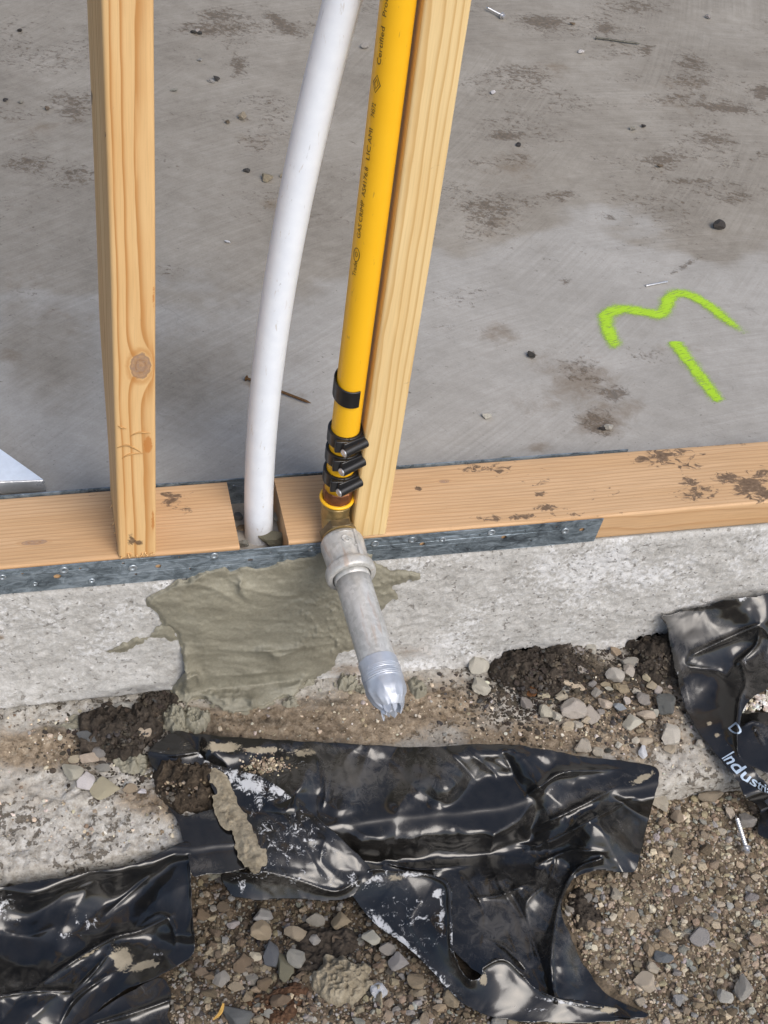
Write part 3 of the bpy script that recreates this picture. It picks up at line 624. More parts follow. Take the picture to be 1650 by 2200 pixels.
# crimp clamps
def arcband(a0, a1, r0, r1, z0, z1, n=40, tilt=0., cx=PX, cy=PY):
    V, F = [], []
    for k in range(n+1):
        a = a0+(a1-a0)*k/n; s, c = math.sin(a), math.cos(a); dz = tilt*c
        for r_, z_ in ((r0, z0), (r1, z0), (r1, z1), (r0, z1)): V.append((cx-r_*s, cy-r_*c, z_+dz))
    for k in range(n):
        for q in range(4): F.append((4*k+q, 4*k+(q+1) % 4, 4*k+4+(q+1) % 4, 4*k+4+q))
    F += [(0, 3, 2, 1), (4*n, 4*n+1, 4*n+2, 4*n+3)]; return np.array(V), F
for ya in (962, 1002, 1046):
    zc = float(fa(745, ya, PY-PR-.006)[2])
    band = arcband(0, 2*math.pi, PR+.0003, PR+.0031, zc-.0072, zc+.0072, 48)
    c = g('crimp_clamp', band, BLACK); bevel(c, .0005, 2)
    # barrel across the front, running out to the right
    p0 = np.array([PX-.0052, PY-PR-.0098, zc-.003]); p1 = np.array([PX+.0176, PY-PR+.0006, zc-.001])
    dr = (p1-p0)/np.linalg.norm(p1-p0); L = np.linalg.norm(p1-p0)
    b = rel_ = obj('barrel', *lathe([(0, .0038), (.0004, .0047), (L-.0006, .0047), (L, .0040)], p0, dr, 20), BLACK, c); b.matrix_parent_inverse = Matrix(); autosharp(b)
    flap = join(box(((PX-.0065), PY-PR-.0034, zc), (.012, .0046, .0132), [[math.cos(.1), math.sin(.1), 0], [-math.sin(.1), math.cos(.1), 0], [0, 0, 1]]),
                box((PX+.0045, PY-PR-.0022, zc+.0006), (.023, .0044, .0112), [[math.cos(.40), -math.sin(.40), 0], [math.sin(.40), math.cos(.40), 0], [0, 0, 1]]))
    f_ = obj('flap', *flap, BLACK, c); bevel(f_, .0009, 2)
    sc = obj('screw', *lathe([(0, .0010), (.0003, .0036), (.0010, .0041), (.0018, .0041)], p0-dr*.0014, dr, 18), STEEL, c); autosharp(sc)
# the loose band higher up, open at the front with a square end
zc = float(fa(735, 852, PY-PR)[2])
lb = g('loose_band', arcband(R(-22), R(205), PR+.0010, PR+.0026, zc-.0092, zc+.0092, 40, tilt=-.004), BLACK); bevel(lb, .0005)
# copper sleeve, yellow ring, brass elbow
g('copper_sleeve', lathe([(0, .0138), (.001, .0143), (.0135, .0143), (.0145, .0134)], (PX, PY, ZB-.0165), (0, 0, 1), 10), COPPER, smooth=False)
zr = ZB-.0165
g('ring', tube([(PX+.0152*math.cos(t), PY+.0152*math.sin(t), zr) for t in np.linspace(0, 2*math.pi, 49)], .0018, 12, False), YEL)
AX = np.array([.06, -1, -.115]); AX /= np.linalg.norm(AX); E0 = np.array([PX, PY-.004, .0500])
ep = [(PX, PY, zr+.001), (PX, PY, zr-.004), (PX, PY+.0003, .066), (PX, PY-.0008, .058), (PX+.0003, PY-.005, .0525)]+[tuple(E0+AX*l) for l in (.006, .011, .016)]
el = g('brass_elbow', tube(spline(ep, 6), np.interp(np.arange(43), [0, 6, 10, 20, 28, 42], [.0148, .0150, .0142, .0138, .0142, .0142]), 32), BRASS)
e1 = obj('elbow_lip', *lathe([(0, .0138), (.0008, .0152), (.003, .0152), (.0042, .0140)], (PX, PY, zr-.0075), (0, 0, 1), 32), BRASS, el); autosharp(e1)
hx = lathe([(0, .0165), (.0006, .0182), (.0085, .0182), (.0092, .0168)], E0+AX*.0085, AX, 6)
h_ = obj('hex_nut', *hx, BRASSD, el, smooth=False); bevel(h_, .0005, 2)
h2 = obj('nut_flange', *lathe([(0, .0150), (.0006, .0172), (.002, .0172), (.003, .0150)], E0+AX*.0172, AX, 32), BRASS, el); autosharp(h2)
# galvanised socket, nipple, tape
S0 = E0+AX*.0205
sk_ = g('steel_socket', lathe([(0, .0150), (.0012, .0187), (.004, .0205), (.009, .0212), (.022, .0205), (.031, .0201), (.0335, .0212), (.0355, .0233), (.038, .0241), (.043, .0241), (.0455, .0234), (.0465, .0222), (.0462, .0188), (.043, .0176), (.037, .0172)], S0, AX, 48,
        wob=lambda l, r, th: r*(1+.006*np.sin(th*3+l*90)+.004*np.sin(th*7))), GALV); autosharp(sk_, 50)
axn, fa_, fb_ = frame(AX)
for ang, w in ((R(62), .0044), (R(62+180), .0044)):
    dirv = math.cos(ang)*fa_+math.sin(ang)*fb_; tv = np.cross(axn, dirv)
    rb = obj('rib', *box(S0+axn*.021+dirv*.0205, (.034, .0042, w), np.stack([axn, dirv, tv], 1)), GALV, sk_); bevel(rb, .001, 2)
# cast marks on the socket: a small loop figure and a check stroke
up = np.array([0, 0, 1.]); sdv = np.cross(axn, up); sdv /= np.linalg.norm(sdv); upv = np.cross(sdv, axn)
def on_sock(l, a): d_ = math.sin(a)*(-sdv)*-1+math.cos(a)*upv; return S0+axn*l+d_*.0212
def castline(pts): return tube([on_sock(l, a) for l, a in pts], .0007, 6)
loop = [(.017, -.30), (.013, -.08), (.0115, .05), (.0125, .16), (.0155, .18), (.0185, .08), (.0185, -.06), (.0165, -.08), (.0150, .04)]
chk = [(.0255, -.62), (.0275, -.52), (.0225, -.36), (.024, -.30)]
g('cast_mark', join(castline(spline(loop, 5)), castline(chk), castline([(.0065, -.35), (.0062, 0), (.0064, .35)])), GALV)
N0 = S0+AX*.037; NL = .119
g('threaded_end', lathe([(0, .0165)]+[(.0062+.0009*k, .0170+(.0005 if k % 2 else 0)) for k in range(7)]+[(.014, .01685)], N0, AX, 40), GALV)
nip = g('steel_stub', lathe([(.010, .01683), (.03, .01685), (.06, .0169), (.09, .01685), (NL, .01685), (NL+.02, .016)], N0, AX, 48), GALV)
def twob(l, r, th):
    k = sst(NL+.012, NL+.05, l)
    n = fbm(np.cos(th)*2.2+5, np.sin(th)*2.2, l*60, o=3, s=61)
    f = np.abs(((th*5/(2*math.pi)+.25*np.sin(l*160)) % 1)-.5)*2
    w = sst(NL+.004, NL+.018, l); q = np.abs(fbm(np.cos(th)*1.6, np.sin(th)*1.6, l*38, o=2, s=64))
    return r*(1+k*.26*n-k*.26*np.abs(f)-w*.10*q+.02*w*np.round(n*3)/3)+.00035*((((l-T)/.013+th/(2*math.pi)) % 1) > .5)+.00018*np.sin(l*2*math.pi/.0022)*(l > NL-.002)*(l < NL+.014)
T = NL-.016; tprof = [(T, .0172), (T+.0006, .0178), (T+.008, .0178)]+[(T+.010+.00055*k, .0180+.0001*(k % 3)) for k in range(26)]+[(T+.026, .0184), (T+.029, .0184), (T+.032, .0182), (T+.035, .0178), (T+.038, .0170), (T+.041, .0156), (T+.0435, .0142), (T+.0455, .0126), (T+.0475, .0112), (T+.049, .0098), (T+.0475, .0086), (T+.042, .0074), (T+.034, .0056), (T+.026, .0030)]
tp = g('duct_tape', lathe(tprof, N0, AX, 72, twob), TAPE); tp.data.set_sharp_from_angle(angle=R(28))
tipc = N0+AX*(T+.0470)
fl_ = []; rq = np.random.RandomState(9)
for k in range(9):
    a = k*.7+rq.uniform(-.2, .2); dv = math.cos(a)*fa_+math.sin(a)*fb_; q = np.cross(axn, dv); ln = rq.uniform(.004, .0095); inn = rq.uniform(-.003, .0045)
    b0 = tipc+dv*.0092; w = rq.uniform(.003, .0048); tw = rq.uniform(-.002, .002)
    vv = np.array([b0-q*w-axn*.004, b0+q*w-axn*.004, b0+q*(w*.9+tw)+axn*ln*.6-dv*inn*.4, b0+q*tw*1.5+axn*ln-dv*inn, b0-q*(w*.8-tw)+axn*ln*.5-dv*inn*.6])
    vv = np.r_[vv, vv-dv*.0007]
    fl_.append((vv, [(0, 1, 2, 3, 4), (9, 8, 7, 6, 5)]+[(i, 5+i, 5+(i+1) % 5, (i+1) % 5) for i in range(5)]))
obj('torn_tail', *join(*fl_), TAPE, tp, smooth=False)

# ---------------------------------------------------------------- foil corner at the left
fp = empty('foil_sheet', (-.03, .15, 0), 'silver foil faced sheet corner lying on the slab at the far left', 'foil sheet')
def slabtri(poly, z0, z1):
    n = len(poly); V = np.array([(*p, z0) for p in poly]+[(*p, z1) for p in poly]); return V, [tuple(range(n))[::-1], tuple(range(n, 2*n))]+[(i, (i+1) % n, n+(i+1) % n, n+i) for i in range(n)]
ft = .020
A, B, Cc, D = [at(a, b, ft)[:2] for a, b in ((-230, 800), (95, 1031), (0, 1033), (-330, 1040))]
nn = 30; V = []; 
top = slabtri([D, Cc, B, A], ft-.002, ft)
o = rel(obj('foil_face', *top, FOIL, fp, smooth=False)); bevel(o, .0006)
# rounded silver front edge sweeping down from the crease to the slab
cols = 40; V = []; 
for i in range(cols+1):
    t = i/cols; a = np.array([*(D+(B-D)*t), ft]) if False else np.r_[D+(Cc-D)*min(1, t*1.6) if t < .625 else Cc+(B-Cc)*(t-.625)/.375, ft]
    foot = at(-330+(430)*t, 1078-14*t-8*t*t, .002)
    for j in range(9):
        s = j/8; p = a*(1-s)+foot*s; p = p+np.array([0, -.003, .002])*math.sin(s*math.pi)*(1-.3*t); V.append(p)
o = rel(obj('foil_fold', np.array(V), flip(gridf(cols+1, 9)), FOILD, fp)); m_ = o.modifiers.new('s', 'SOLIDIFY'); m_.thickness = .0008; m_.offset = -1
V, F = slabtri([D+np.array([0, .004]), B+np.array([-.006, .003]), A+np.array([.0, -.004])], .0008, ft-.0022); rel(obj('core', V, F, FOILD, fp, smooth=False))

# ---------------------------------------------------------------- spray paint on the slab
sp = empty('spray_paint_mark', at(1430, 740, 0), 'fluorescent green spray painted M shape with a slanting dash on the slab', 'paint mark')
def stroke(pts, wpx, taper0=1, taper1=1):
    C_ = spline([at(a, b, .0008) for a, b in pts], 10); n = len(C_); T_ = np.gradient(C_, axis=0); T_ /= np.linalg.norm(T_, axis=1)[:, None]
    S_ = np.stack([-T_[:, 1], T_[:, 0], 0*T_[:, 0]], -1); V, cov = [], []
    for k in range(n):
        u = k/(n-1); e = min(1, u/.12*(1 if taper0 else 99)+(.0 if taper0 else 1))*1.; e = min(e, (1-u)/(.16 if taper1 else .02)); w = wpx*(1.0-.18*u if taper1 else 1)
        for j in range(21):
            q = (j-10)/10; V.append(C_[k]+S_[k]*q*w*1.9); cov.append(1.45*math.exp(-(abs(q)*1.9/.78)**1.7)*min(1, max(0, e*1.1+.08)))
    V = np.array(V); V[:, 2] = .0009; return V, gridf(n, 21), np.array(cov)
for pts, w in (([(1326, 752), (1318, 738), (1303, 695), (1306, 674), (1335, 664), (1372, 668), (1415, 675), (1430, 664), (1437, 642), (1455, 631), (1480, 634), (1515, 651), (1550, 678), (1580, 700), (1612, 722)], .0122), ([(1450, 732), (1458, 746), (1500, 803), (1532, 846), (1546, 866)], .0122)):
    V, Fq, cov = stroke(pts, w); o = rel(obj('stroke', V, Fq, SPRAY, sp, attrs=dict(cov=cov)))

# ---------------------------------------------------------------- nails and screws
def nailmesh(L, r, head=2.1, tip=True):
    return lathe([(0, r*head*.9), (.0003, r*head), (.0011, r*head), (.0014, r*1.02), (L*.93 if tip else L*.99, r), (L, r*.15 if tip else r*.95)], (0, 0, 0), (1, 0, 0), 12)
def lay(name, VF, pa, pb, z, mat, label, cat, group=None):
    a, b = at(*pa, z), at(*pb, z); o = obj(name, *VF, mat); autosharp(o); o.location = a; o.rotation_euler = (0, 0, math.atan2(b[1]-a[1], b[0]-a[0])); return tag(o, label, cat, group)
def dpx(pa, pb, z): return float(np.linalg.norm(at(*pa, z)-at(*pb, z)))
lay('nail', nailmesh(dpx((528, 812), (668, 866), .0022), .0016), (528, 812), (668, 866), .0034, RUSTY, 'long rusty nail lying on the slab behind the white conduit', 'nail')
lay('nail', nailmesh(dpx((1280, 81), (1376, 94), .002), .0014), (1280, 81), (1376, 94), .003, OLDN, 'dull steel nail lying on the slab near the top right', 'nail')
V, F = nailmesh(dpx((1388, 614), (1434, 605), .0015), .0012, 1.3, False)
lay('nail', (V, F), (1388, 614), (1434, 605), .0018, STEEL, 'short bright wire nail lying just above the green paint', 'nail')
def screwmesh(L, r):
    V, F = lathe([(0, .0018), (.0002, .0030), (.0040, .0030), (.0041, .0052), (.0055, .0052), (.0056, r)]+[(.0056+(L-.010)*k/26, r*(1.28 if k % 2 else .85)) for k in range(1, 27)]+[(L, r*.1)], (0, 0, 0), (1, 0, 0), 12); return V, F
lay('screw', screwmesh(dpx((1084, 36), (1044, 15), .003), .0016), (1084, 36), (1044, 15), .0054, STEEL, 'short bright hex head screw lying on the slab at the top beside the pale stud', 'screw')
lay('screw', screwmesh(dpx((1606, 1832), (1581, 1752), -.226), .0023), (1606, 1832), (1581, 1752), -.2205, STEEL, 'long pale hex head roofing screw lying on the gravel at the right', 'screw')

# ---------------------------------------------------------------- mortar patch on the slab edge
def jag(poly, amp, seed, n=10):
    P = spline(poly, n, True); L = np.cumsum(np.r_[0, np.linalg.norm(np.diff(P, axis=0), axis=1)])
    return P+amp*np.stack([fbm(L/26, .3, o=4, s=seed, g=.6), fbm(L/26, 9.3, o=4, s=seed+1, g=.6)], -1)
def pxgrid(poly, step):
    x0, y0 = poly[:, 0].min()-step, poly[:, 1].min()-step; x1, y1 = poly[:, 0].max()+step, poly[:, 1].max()+step
    us, vs = np.arange(x0, x1+step, step), np.arange(y0, y1+step, step); U, Vv = np.meshgrid(us, vs, indexing='ij')
    ins = pin(poly, U, Vv); keep = ins[:-1, :-1] | ins[1:, :-1] | ins[:-1, 1:] | ins[1:, 1:]
    D, nx, ny, _ = pdist(poly, U, Vv, True); U = np.where(ins, U, nx); Vv = np.where(ins, Vv, ny); D = np.where(ins, D, 0)
    return U.ravel(), Vv.ravel(), D.ravel(), gridf(len(us), len(vs), keep)
def ridge(u, v, line, amp, w, n=6):
    D, _, _, T = pdist(spline(line, n), u, v); return amp*np.exp(-(D/w)**1.3)*np.sin(np.clip(T, .03, .97)*math.pi)**.5
def scarp(u, v, line, amp, w):                   # trowel step: high above the line, fading away, abrupt below
    L = spline(line, 6); D, nx, ny, T = pdist(L, u, v); below = v > ny
    return amp*np.exp(-D/np.where(below, w*.12, w))*np.sin(np.clip(T, .02, .98)*math.pi)**.6
OUT = [(312, 1292), (330, 1275), (372, 1258), (400, 1238), (462, 1222), (560, 1214), (640, 1196), (700, 1186), (800, 1190), (812, 1204), (850, 1222), (908, 1240), (862, 1250), (842, 1264), (856, 1283), (836, 1300), (812, 1312), (800, 1350), (780, 1390), (735, 1405), (722, 1424), (690, 1446), (668, 1460), (640, 1490), (590, 1512), (545, 1527), (500, 1538), (462, 1528), (430, 1508), (392, 1520), (368, 1500), (372, 1470), (392, 1448), (388, 1405), (392, 1380), (352, 1348), (338, 1318)]
poly = jag(OUT, 6.5, 71, 14); u, v, D, Fq = pxgrid(poly, 2.6)
t = .0034*sst(0, 9, D)+.0036*sst(4, 60, D)+.0010*fbm(u/60, v/26, o=3, s=72)
for ln, a, w in [([(470, 1230), (520, 1262), (560, 1272), (610, 1282), (700, 1270)], .0022, 26), ([(520, 1245), (516, 1262), (530, 1288)], .0026, 10), ([(330, 1290), (420, 1300), (500, 1312), (600, 1318)], .0010, 30), ([(440, 1395), (560, 1400), (650, 1392), (735, 1380)], .0034, 22), ([(470, 1330), (560, 1330), (660, 1336)], .0012, 24), ([(430, 1455), (520, 1450), (640, 1440)], .0024, 20)]: t = t+1.05*scarp(u, v, ln, a, w)
for ln, a, w in [([(390, 1272), (430, 1240), (428, 1250)], .0022, 6), ([(510, 1240), (520, 1250), (515, 1270), (528, 1286)], .0030, 5), ([(548, 1402), (575, 1400), (600, 1410), (640, 1396)], .0060, 9), ([(360, 1262), (440, 1258), (520, 1300)], .0015, 5), ([(395, 1400), (400, 1450), (410, 1500)], .010, 14), ([(430, 1490), (480, 1500), (560, 1500)], .006, 18), ([(390, 1470), (420, 1450), (430, 1470)], .008, 8), ([(600, 1480), (640, 1470), (660, 1450)], .006, 12), ([(545, 1498), (540, 1520)], .007, 8)]: t = t+1.15*ridge(u, v, ln, a, w)
rg = blobs(u, v, [(690, 1330, 60, 70, 1.), (720, 1380, 50, 40, 1.), (470, 1500, 120, 30, 1.), (400, 1470, 40, 60, 1.), (830, 1270, 60, 50, .7)])
t = t+rg*(.0026*np.maximum(0, fbm(u/11, v/9, o=5, s=73)))+.00022*fbm(u/40, v/6, o=3, s=74)*sst(0, 12, D)+.00025*fbm(u/7, v/6, o=3, s=75)
t = np.maximum(t, .0006)
Pf = fa(u, v, -t-.0012)
zl = LZ+.004+t*.9*(D > 3); Pl = at(u, v, np.where(D > 6, LZ+.004+t, LZ+.001)); use = (Pf[:, 2] < Pl[:, 2]) & (Pl[:, 1] < 0); Vw = np.where(use[:, None], Pl, Pf)
Vw, Fq, _ = compact(Vw, Fq, {})
mp = tag(obj('mortar_patch', Vw, flip(Fq), MORTAR), 'wet olive grey mortar patch trowelled onto the slab edge under the pipe', 'mortar')
# thin smear to the left of the patch
poly = jag([(338, 1345), (362, 1340), (384, 1352), (372, 1372), (340, 1366), (300, 1384), (262, 1400), (236, 1404), (236, 1394), (262, 1384), (300, 1372), (330, 1360)], 6.5, 81, 14); u, v, D, Fq = pxgrid(poly, 2.4)
t = .0022*sst(0, 8, D)+.0007*np.maximum(0, fbm(u/8, v/8, o=3, s=82)); Vw, Fq, _ = compact(fa(u, v, -.0008-t), Fq, {})
tag(obj('mortar_smear', Vw, flip(Fq), MORTAR), 'thin smear of mortar on the pale slab edge left of the big patch', 'mortar')

# ---------------------------------------------------------------- black plastic sheets
def rbf(ctrl):
    C_ = np.array(ctrl, float); P = C_[:, :2]/100.; d = np.linalg.norm(P[:, None]-P[None], axis=-1); n = len(P)
    K = lambda r: -np.sqrt(r*r+.45)
    A = np.zeros((n+1, n+1)); A[:n, :n] = K(d)+4e-3*np.eye(n); A[:n, n] = A[n, :n] = 1; w = np.linalg.solve(A, np.r_[C_[:, 2], 0])
    def f(u, v):
        Q = np.stack([u, v], -1).reshape(-1, 2)/100.; o = np.empty(len(Q))
        for k in range(0, len(Q), 20000):
            o[k:k+20000] = K(np.linalg.norm(Q[k:k+20000, None]-P[None], axis=-1))@w[:n]+w[n]
        return o.reshape(np.shape(u))
    return f
def filmfloor(x, y):                            # smooth floor for film: ledge, easing down to the gravel in front of it
    g = -.232+.006*fbm(x*9, y*9, o=3, s=8)-.012*np.exp(-(((x-.24)/.11)**2+((y+.235)/.06)**2))+.002
    yw = y+.007*fbm(x*11, y*6, 2.2, o=3, s=91); k = sst(LY-.045, LY-.012, yw); return g*(1-k)+(LZ+.0005)*k
class Sheet:
    def __init__(s, ctrl, ridges=(), wr=.0022, seed=0, clear=.004, wl=46., clampt=True):
        s.f = rbf(ctrl); s.rd = ridges; s.wr = wr; s.seed = seed; s.clear = clear; s.wl = wl; s.cl = clampt
    def pos(s, u, v, lift=0.):
        h = s.f(u, v)
        for r_ in s.rd:
            ln, a, w = r_[:3]; L = spline(ln, 6); D, nx, ny, T_ = pdist(L, u, v)
            k = np.sin(np.clip(T_, .02, .98)*math.pi)**.6 if len(r_) < 4 else 1.
            h = h+.72*a*(.75*np.exp(-D/(w*.62))+.25*np.exp(-D/(w*1.8)))*k
        wx, wy = u+18*fbm(u/70, v/70, 1., o=2, s=s.seed), v+18*fbm(u/70, v/70, 5., o=2, s=s.seed+3)
        ang = s.seed*.7; c1, s1 = math.cos(ang), math.sin(ang); a1, b1 = wx*c1+wy*s1, -wx*s1+wy*c1; c2, s2 = math.cos(ang+1.2), math.sin(ang+1.2); a2, b2 = wx*c2+wy*s2, -wx*s2+wy*c2
        rn = np.abs(vn(a1/150, b1/52, s=s.seed+7)); rn2 = np.abs(vn(a2/95, b2/34, s=s.seed+9)); rn3 = np.abs(vn(a1/44+b2/90, b1/22, s=s.seed+12))
        rq = np.random.RandomState(s.seed+1); fx, fy = u+9*fbm(u/60, v/60, 2., o=2, s=s.seed+31), v+9*fbm(u/60, v/60, 6., o=2, s=s.seed+33)
        for q in range(11):
            an, lam, ph, th = rq.uniform(0, math.pi), rq.uniform(42, 165), rq.uniform(0, 2), rq.uniform(.08, .20)
            t = np.abs(((fx*math.cos(an)+fy*math.sin(an))/lam+ph) % 2-1)
            win = sst(-.35, .35, vn(u/170+q*3.1, v/130, q*1.7, s=s.seed+40))
            h = h+s.wr/.002*4.3e-4*lam*th*(t-.5)*win
        h = h-s.wr*.20*(rn3-.3)-s.wr*.25*(rn2-.3)+lift
        P = at(u, v, h)
        if s.cl:
            for _ in range(3):
                q = filmfloor(P[..., 0], P[..., 1])+s.clear+lift; h = q+.5*((h-q)+np.sqrt((h-q)**2+2.5e-5)); P = at(u, v, h)
            b = P[..., 1] > -.006; P = np.where(b[..., None], fa(u, v, np.full(np.shape(u), -.0065)-lift), P)
        return P
    def mesh(s, name, out, parent, dust=(), lime=(), mortar=(), amp=1.6, edge=.12, step=3., th=.0005):
        poly = jag(out, amp, s.seed+17, 8); u, v, D, Fq = pxgrid(poly, step); P = s.pos(u, v)
        at_ = dict(dust=.05+blobs(u, v, dust), lime=np.maximum(blobs(u, v, lime), edge*np.exp(-D/3.)*(.6+.6*vn(u/40, v/40, s=s.seed))), mortar=blobs(u, v, mortar))
        P, Fq, at_ = compact(P, Fq, at_); o = obj(name, P, flip(Fq), FILM, parent, attrs=at_)
        if parent: rel(o)
        m = o.modifiers.new('s', 'SOLIDIFY'); m.thickness = th; m.offset = -1; return o
GZ = -.228
# --- main sheet
ms = empty('black_plastic_sheet', at(900, 1850, GZ), 'large crumpled black plastic sheet across the gravel below the steel pipe stub', 'plastic sheet', 'black plastic sheets')
ctl = [(372, 1574, -.176), (440, 1640, -.180), (500, 1583, -.170), (700, 1595, -.168), (880, 1605, -.168), (1100, 1600, -.166), (1250, 1625, -.170), (1380, 1640, -.188), (1416, 1655, -.198), (1400, 1740, -.200), (1360, 1873, -.214),
       (560, 1640, -.176), (620, 1690, -.170), (700, 1680, -.168), (800, 1690, -.168), (900, 1700, -.168), (1000, 1690, -.171), (1080, 1660, -.182), (760, 1770, -.192), (850, 1780, -.200), (960, 1770, -.202), (850, 1730, -.171), (960, 1722, -.172), (720, 1735, -.171), (1050, 1780, -.220), (1150, 1700, -.176), (1250, 1690, -.182), (1330, 1680, -.188), (1180, 1790, -.196), (1280, 1780, -.194),
       (900, 1860, -.224), (1040, 1860, -.226), (1000, 1960, -.232), (1090, 1960, -.222), (1130, 1900, -.204), (1080, 2050, -.234), (1150, 2000, -.222), (1210, 1940, -.200), (1235, 1880, -.202), (1190, 2050, -.204), (1196, 2140, -.212), (1250, 2080, -.224), (1320, 2140, -.228), (1390, 2178, -.226), (1150, 2130, -.230), (950, 1940, -.230)]
rd = [([(1096, 1735), (1160, 1690), (1210, 1660), (1300, 1655), (1400, 1652)], .016, 13), ([(1125, 1790), (1250, 1730), (1330, 1690), (1412, 1658)], .014, 12), ([(1120, 1830), (1200, 1800), (1290, 1750), (1395, 1700)], .010, 10), ([(1080, 1615), (1105, 1680), (1070, 1760), (1050, 1850)], -.018, 20), ([(660, 1600), (690, 1640), (700, 1700), (690, 1740)], .007, 6),
      ([(1290, 1846), (1238, 1868), (1206, 1925), (1190, 2000), (1184, 2080), (1194, 2150)], .012, 8, 1), ([(1060, 1870), (1090, 1930), (1130, 1990), (1145, 2060)], .009, 8), ([(1195, 1830), (1180, 1890), (1130, 1940), (1140, 2000)], .006, 5), ([(1040, 1840), (1100, 1815), (1170, 1822)], .012, 9), ([(820, 1850), (900, 1868), (1010, 1858)], .010, 9), ([(940, 1600), (990, 1640), (1040, 1700)], -.008, 14), ([(800, 1600), (780, 1660), (800, 1720)], .005, 16), ([(1020, 1980), (1080, 1990), (1120, 2060)], .006, 9), ([(1250, 1690), (1330, 1710), (1390, 1760)], -.006, 12), ([(985, 1870), (1040, 1960), (1030, 2060)], .012, 8), ([(1000, 1930), (1070, 1925), (1130, 1900)], .011, 8), ([(1030, 2010), (1090, 2040), (1150, 2110)], .010, 7), ([(1080, 1890), (1120, 1960), (1170, 2090)], -.014, 12), ([(900, 1800), (960, 1830), (1040, 1800)], .007, 7), ([(760, 1700), (740, 1640), (760, 1610)], .005, 8), ([(1010, 1620), (1060, 1660), (1080, 1700)], .007, 7), ([(1150, 1860), (1220, 1830), (1300, 1830)], .009, 8)]
S1 = Sheet(ctl, rd, .0030, 100)
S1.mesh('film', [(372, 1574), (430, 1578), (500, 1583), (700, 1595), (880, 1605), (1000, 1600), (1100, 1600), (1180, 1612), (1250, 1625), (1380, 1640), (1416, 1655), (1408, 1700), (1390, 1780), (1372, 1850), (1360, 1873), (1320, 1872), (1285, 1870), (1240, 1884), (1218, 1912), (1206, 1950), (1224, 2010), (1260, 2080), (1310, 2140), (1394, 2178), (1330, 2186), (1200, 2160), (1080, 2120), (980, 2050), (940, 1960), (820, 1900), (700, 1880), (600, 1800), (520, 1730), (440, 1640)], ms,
        dust=[(620, 1660, 90, 40, .8), (760, 1665, 90, 70, .95), (900, 1670, 120, 60, .85), (1000, 1650, 60, 50, .6), (1100, 1980, 160, 130, .75), (1230, 1720, 160, 20, .7, -22), (1290, 1700, 60, 30, .5), (900, 1800, 120, 50, .45), (1240, 2000, 40, 120, .9), (1330, 1780, 60, 60, .5), (700, 1610, 90, 14, .8)],  # upper panel blobs: real dust plus sky sheen painted in as grey
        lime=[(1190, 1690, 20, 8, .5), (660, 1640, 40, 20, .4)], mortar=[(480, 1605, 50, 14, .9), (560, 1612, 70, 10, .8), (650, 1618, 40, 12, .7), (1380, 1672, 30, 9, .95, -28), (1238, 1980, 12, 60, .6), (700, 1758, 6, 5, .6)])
# left flap: raised dusty panel over the main film
c2 = [(440, 1640, -.166), (500, 1760, -.178), (600, 1700, -.160), (700, 1790, -.168), (800, 1872, -.182), (640, 1800, -.172), (480, 1890, -.200), (620, 1925, -.206), (740, 1925, -.202), (560, 1868, -.186), (650, 1890, -.192), (520, 1840, -.184)]
S2 = Sheet(c2, [([(482, 1874), (560, 1872), (640, 1892), (720, 1915), (770, 1890)], .007, 7, 1), ([(500, 1660), (600, 1740), (660, 1830), (700, 1900)], .005, 26), ([(700, 1800), (690, 1850), (720, 1880)], .004, 16)], .0016, 140)
S2.mesh('folded_flap', [(436, 1634), (470, 1645), (560, 1668), (640, 1722), (720, 1790), (800, 1872), (775, 1900), (755, 1925), (700, 1936), (620, 1930), (560, 1934), (505, 1926), (480, 1902), (481, 1875), (545, 1872), (520, 1830), (490, 1760), (455, 1690)], ms,
        dust=[(600, 1800, 160, 110, .35), (640, 1890, 140, 30, .7)], lime=[(610, 1800, 170, 110, .50), (530, 1680, 80, 26, 1.0, 22), (600, 1700, 60, 16, .95, 30), (560, 1720, 22, 36, .7), (440, 1625, 20, 20, 1.), (590, 1800, 60, 36, .48), (560, 1880, 80, 24, .5), (520, 1900, 14, 20, .8), (660, 1890, 100, 18, .45), (760, 1890, 20, 26, .7)], mortar=[(535, 1868, 20, 16, .5)], edge=.38)
# curled strip with the lime whitened underside
c3 = [(765, 1930, -.218), (760, 1870, -.196), (830, 1868, -.188), (960, 1890, -.188), (970, 1940, -.194), (975, 2050, -.200), (1012, 2110, -.210), (1045, 2080, -.198), (1085, 2062, -.194), (1130, 2100, -.206), (1200, 2145, -.214), (1390, 2180, -.224), (1250, 2192, -.226), (1100, 2190, -.226), (1020, 2170, -.226), (950, 2120, -.226), (880, 2040, -.224), (820, 1985, -.222), (880, 1950, -.204), (930, 2030, -.208), (1060, 2130, -.208)]
S3 = Sheet(c3, [([(765, 1900), (800, 1868), (880, 1872), (955, 1895), (966, 1950), (972, 2040), (1010, 2108)], .007, 8, 1), ([(1012, 2108), (1045, 2074), (1085, 2062), (1130, 2100), (1200, 2146), (1390, 2180)], .006, 8, 1), ([(800, 1950), (860, 2010), (940, 2090), (1030, 2160)], .004, 16), ([(910, 1930), (880, 1980), (930, 2060)], .004, 14)], .0012, 170)
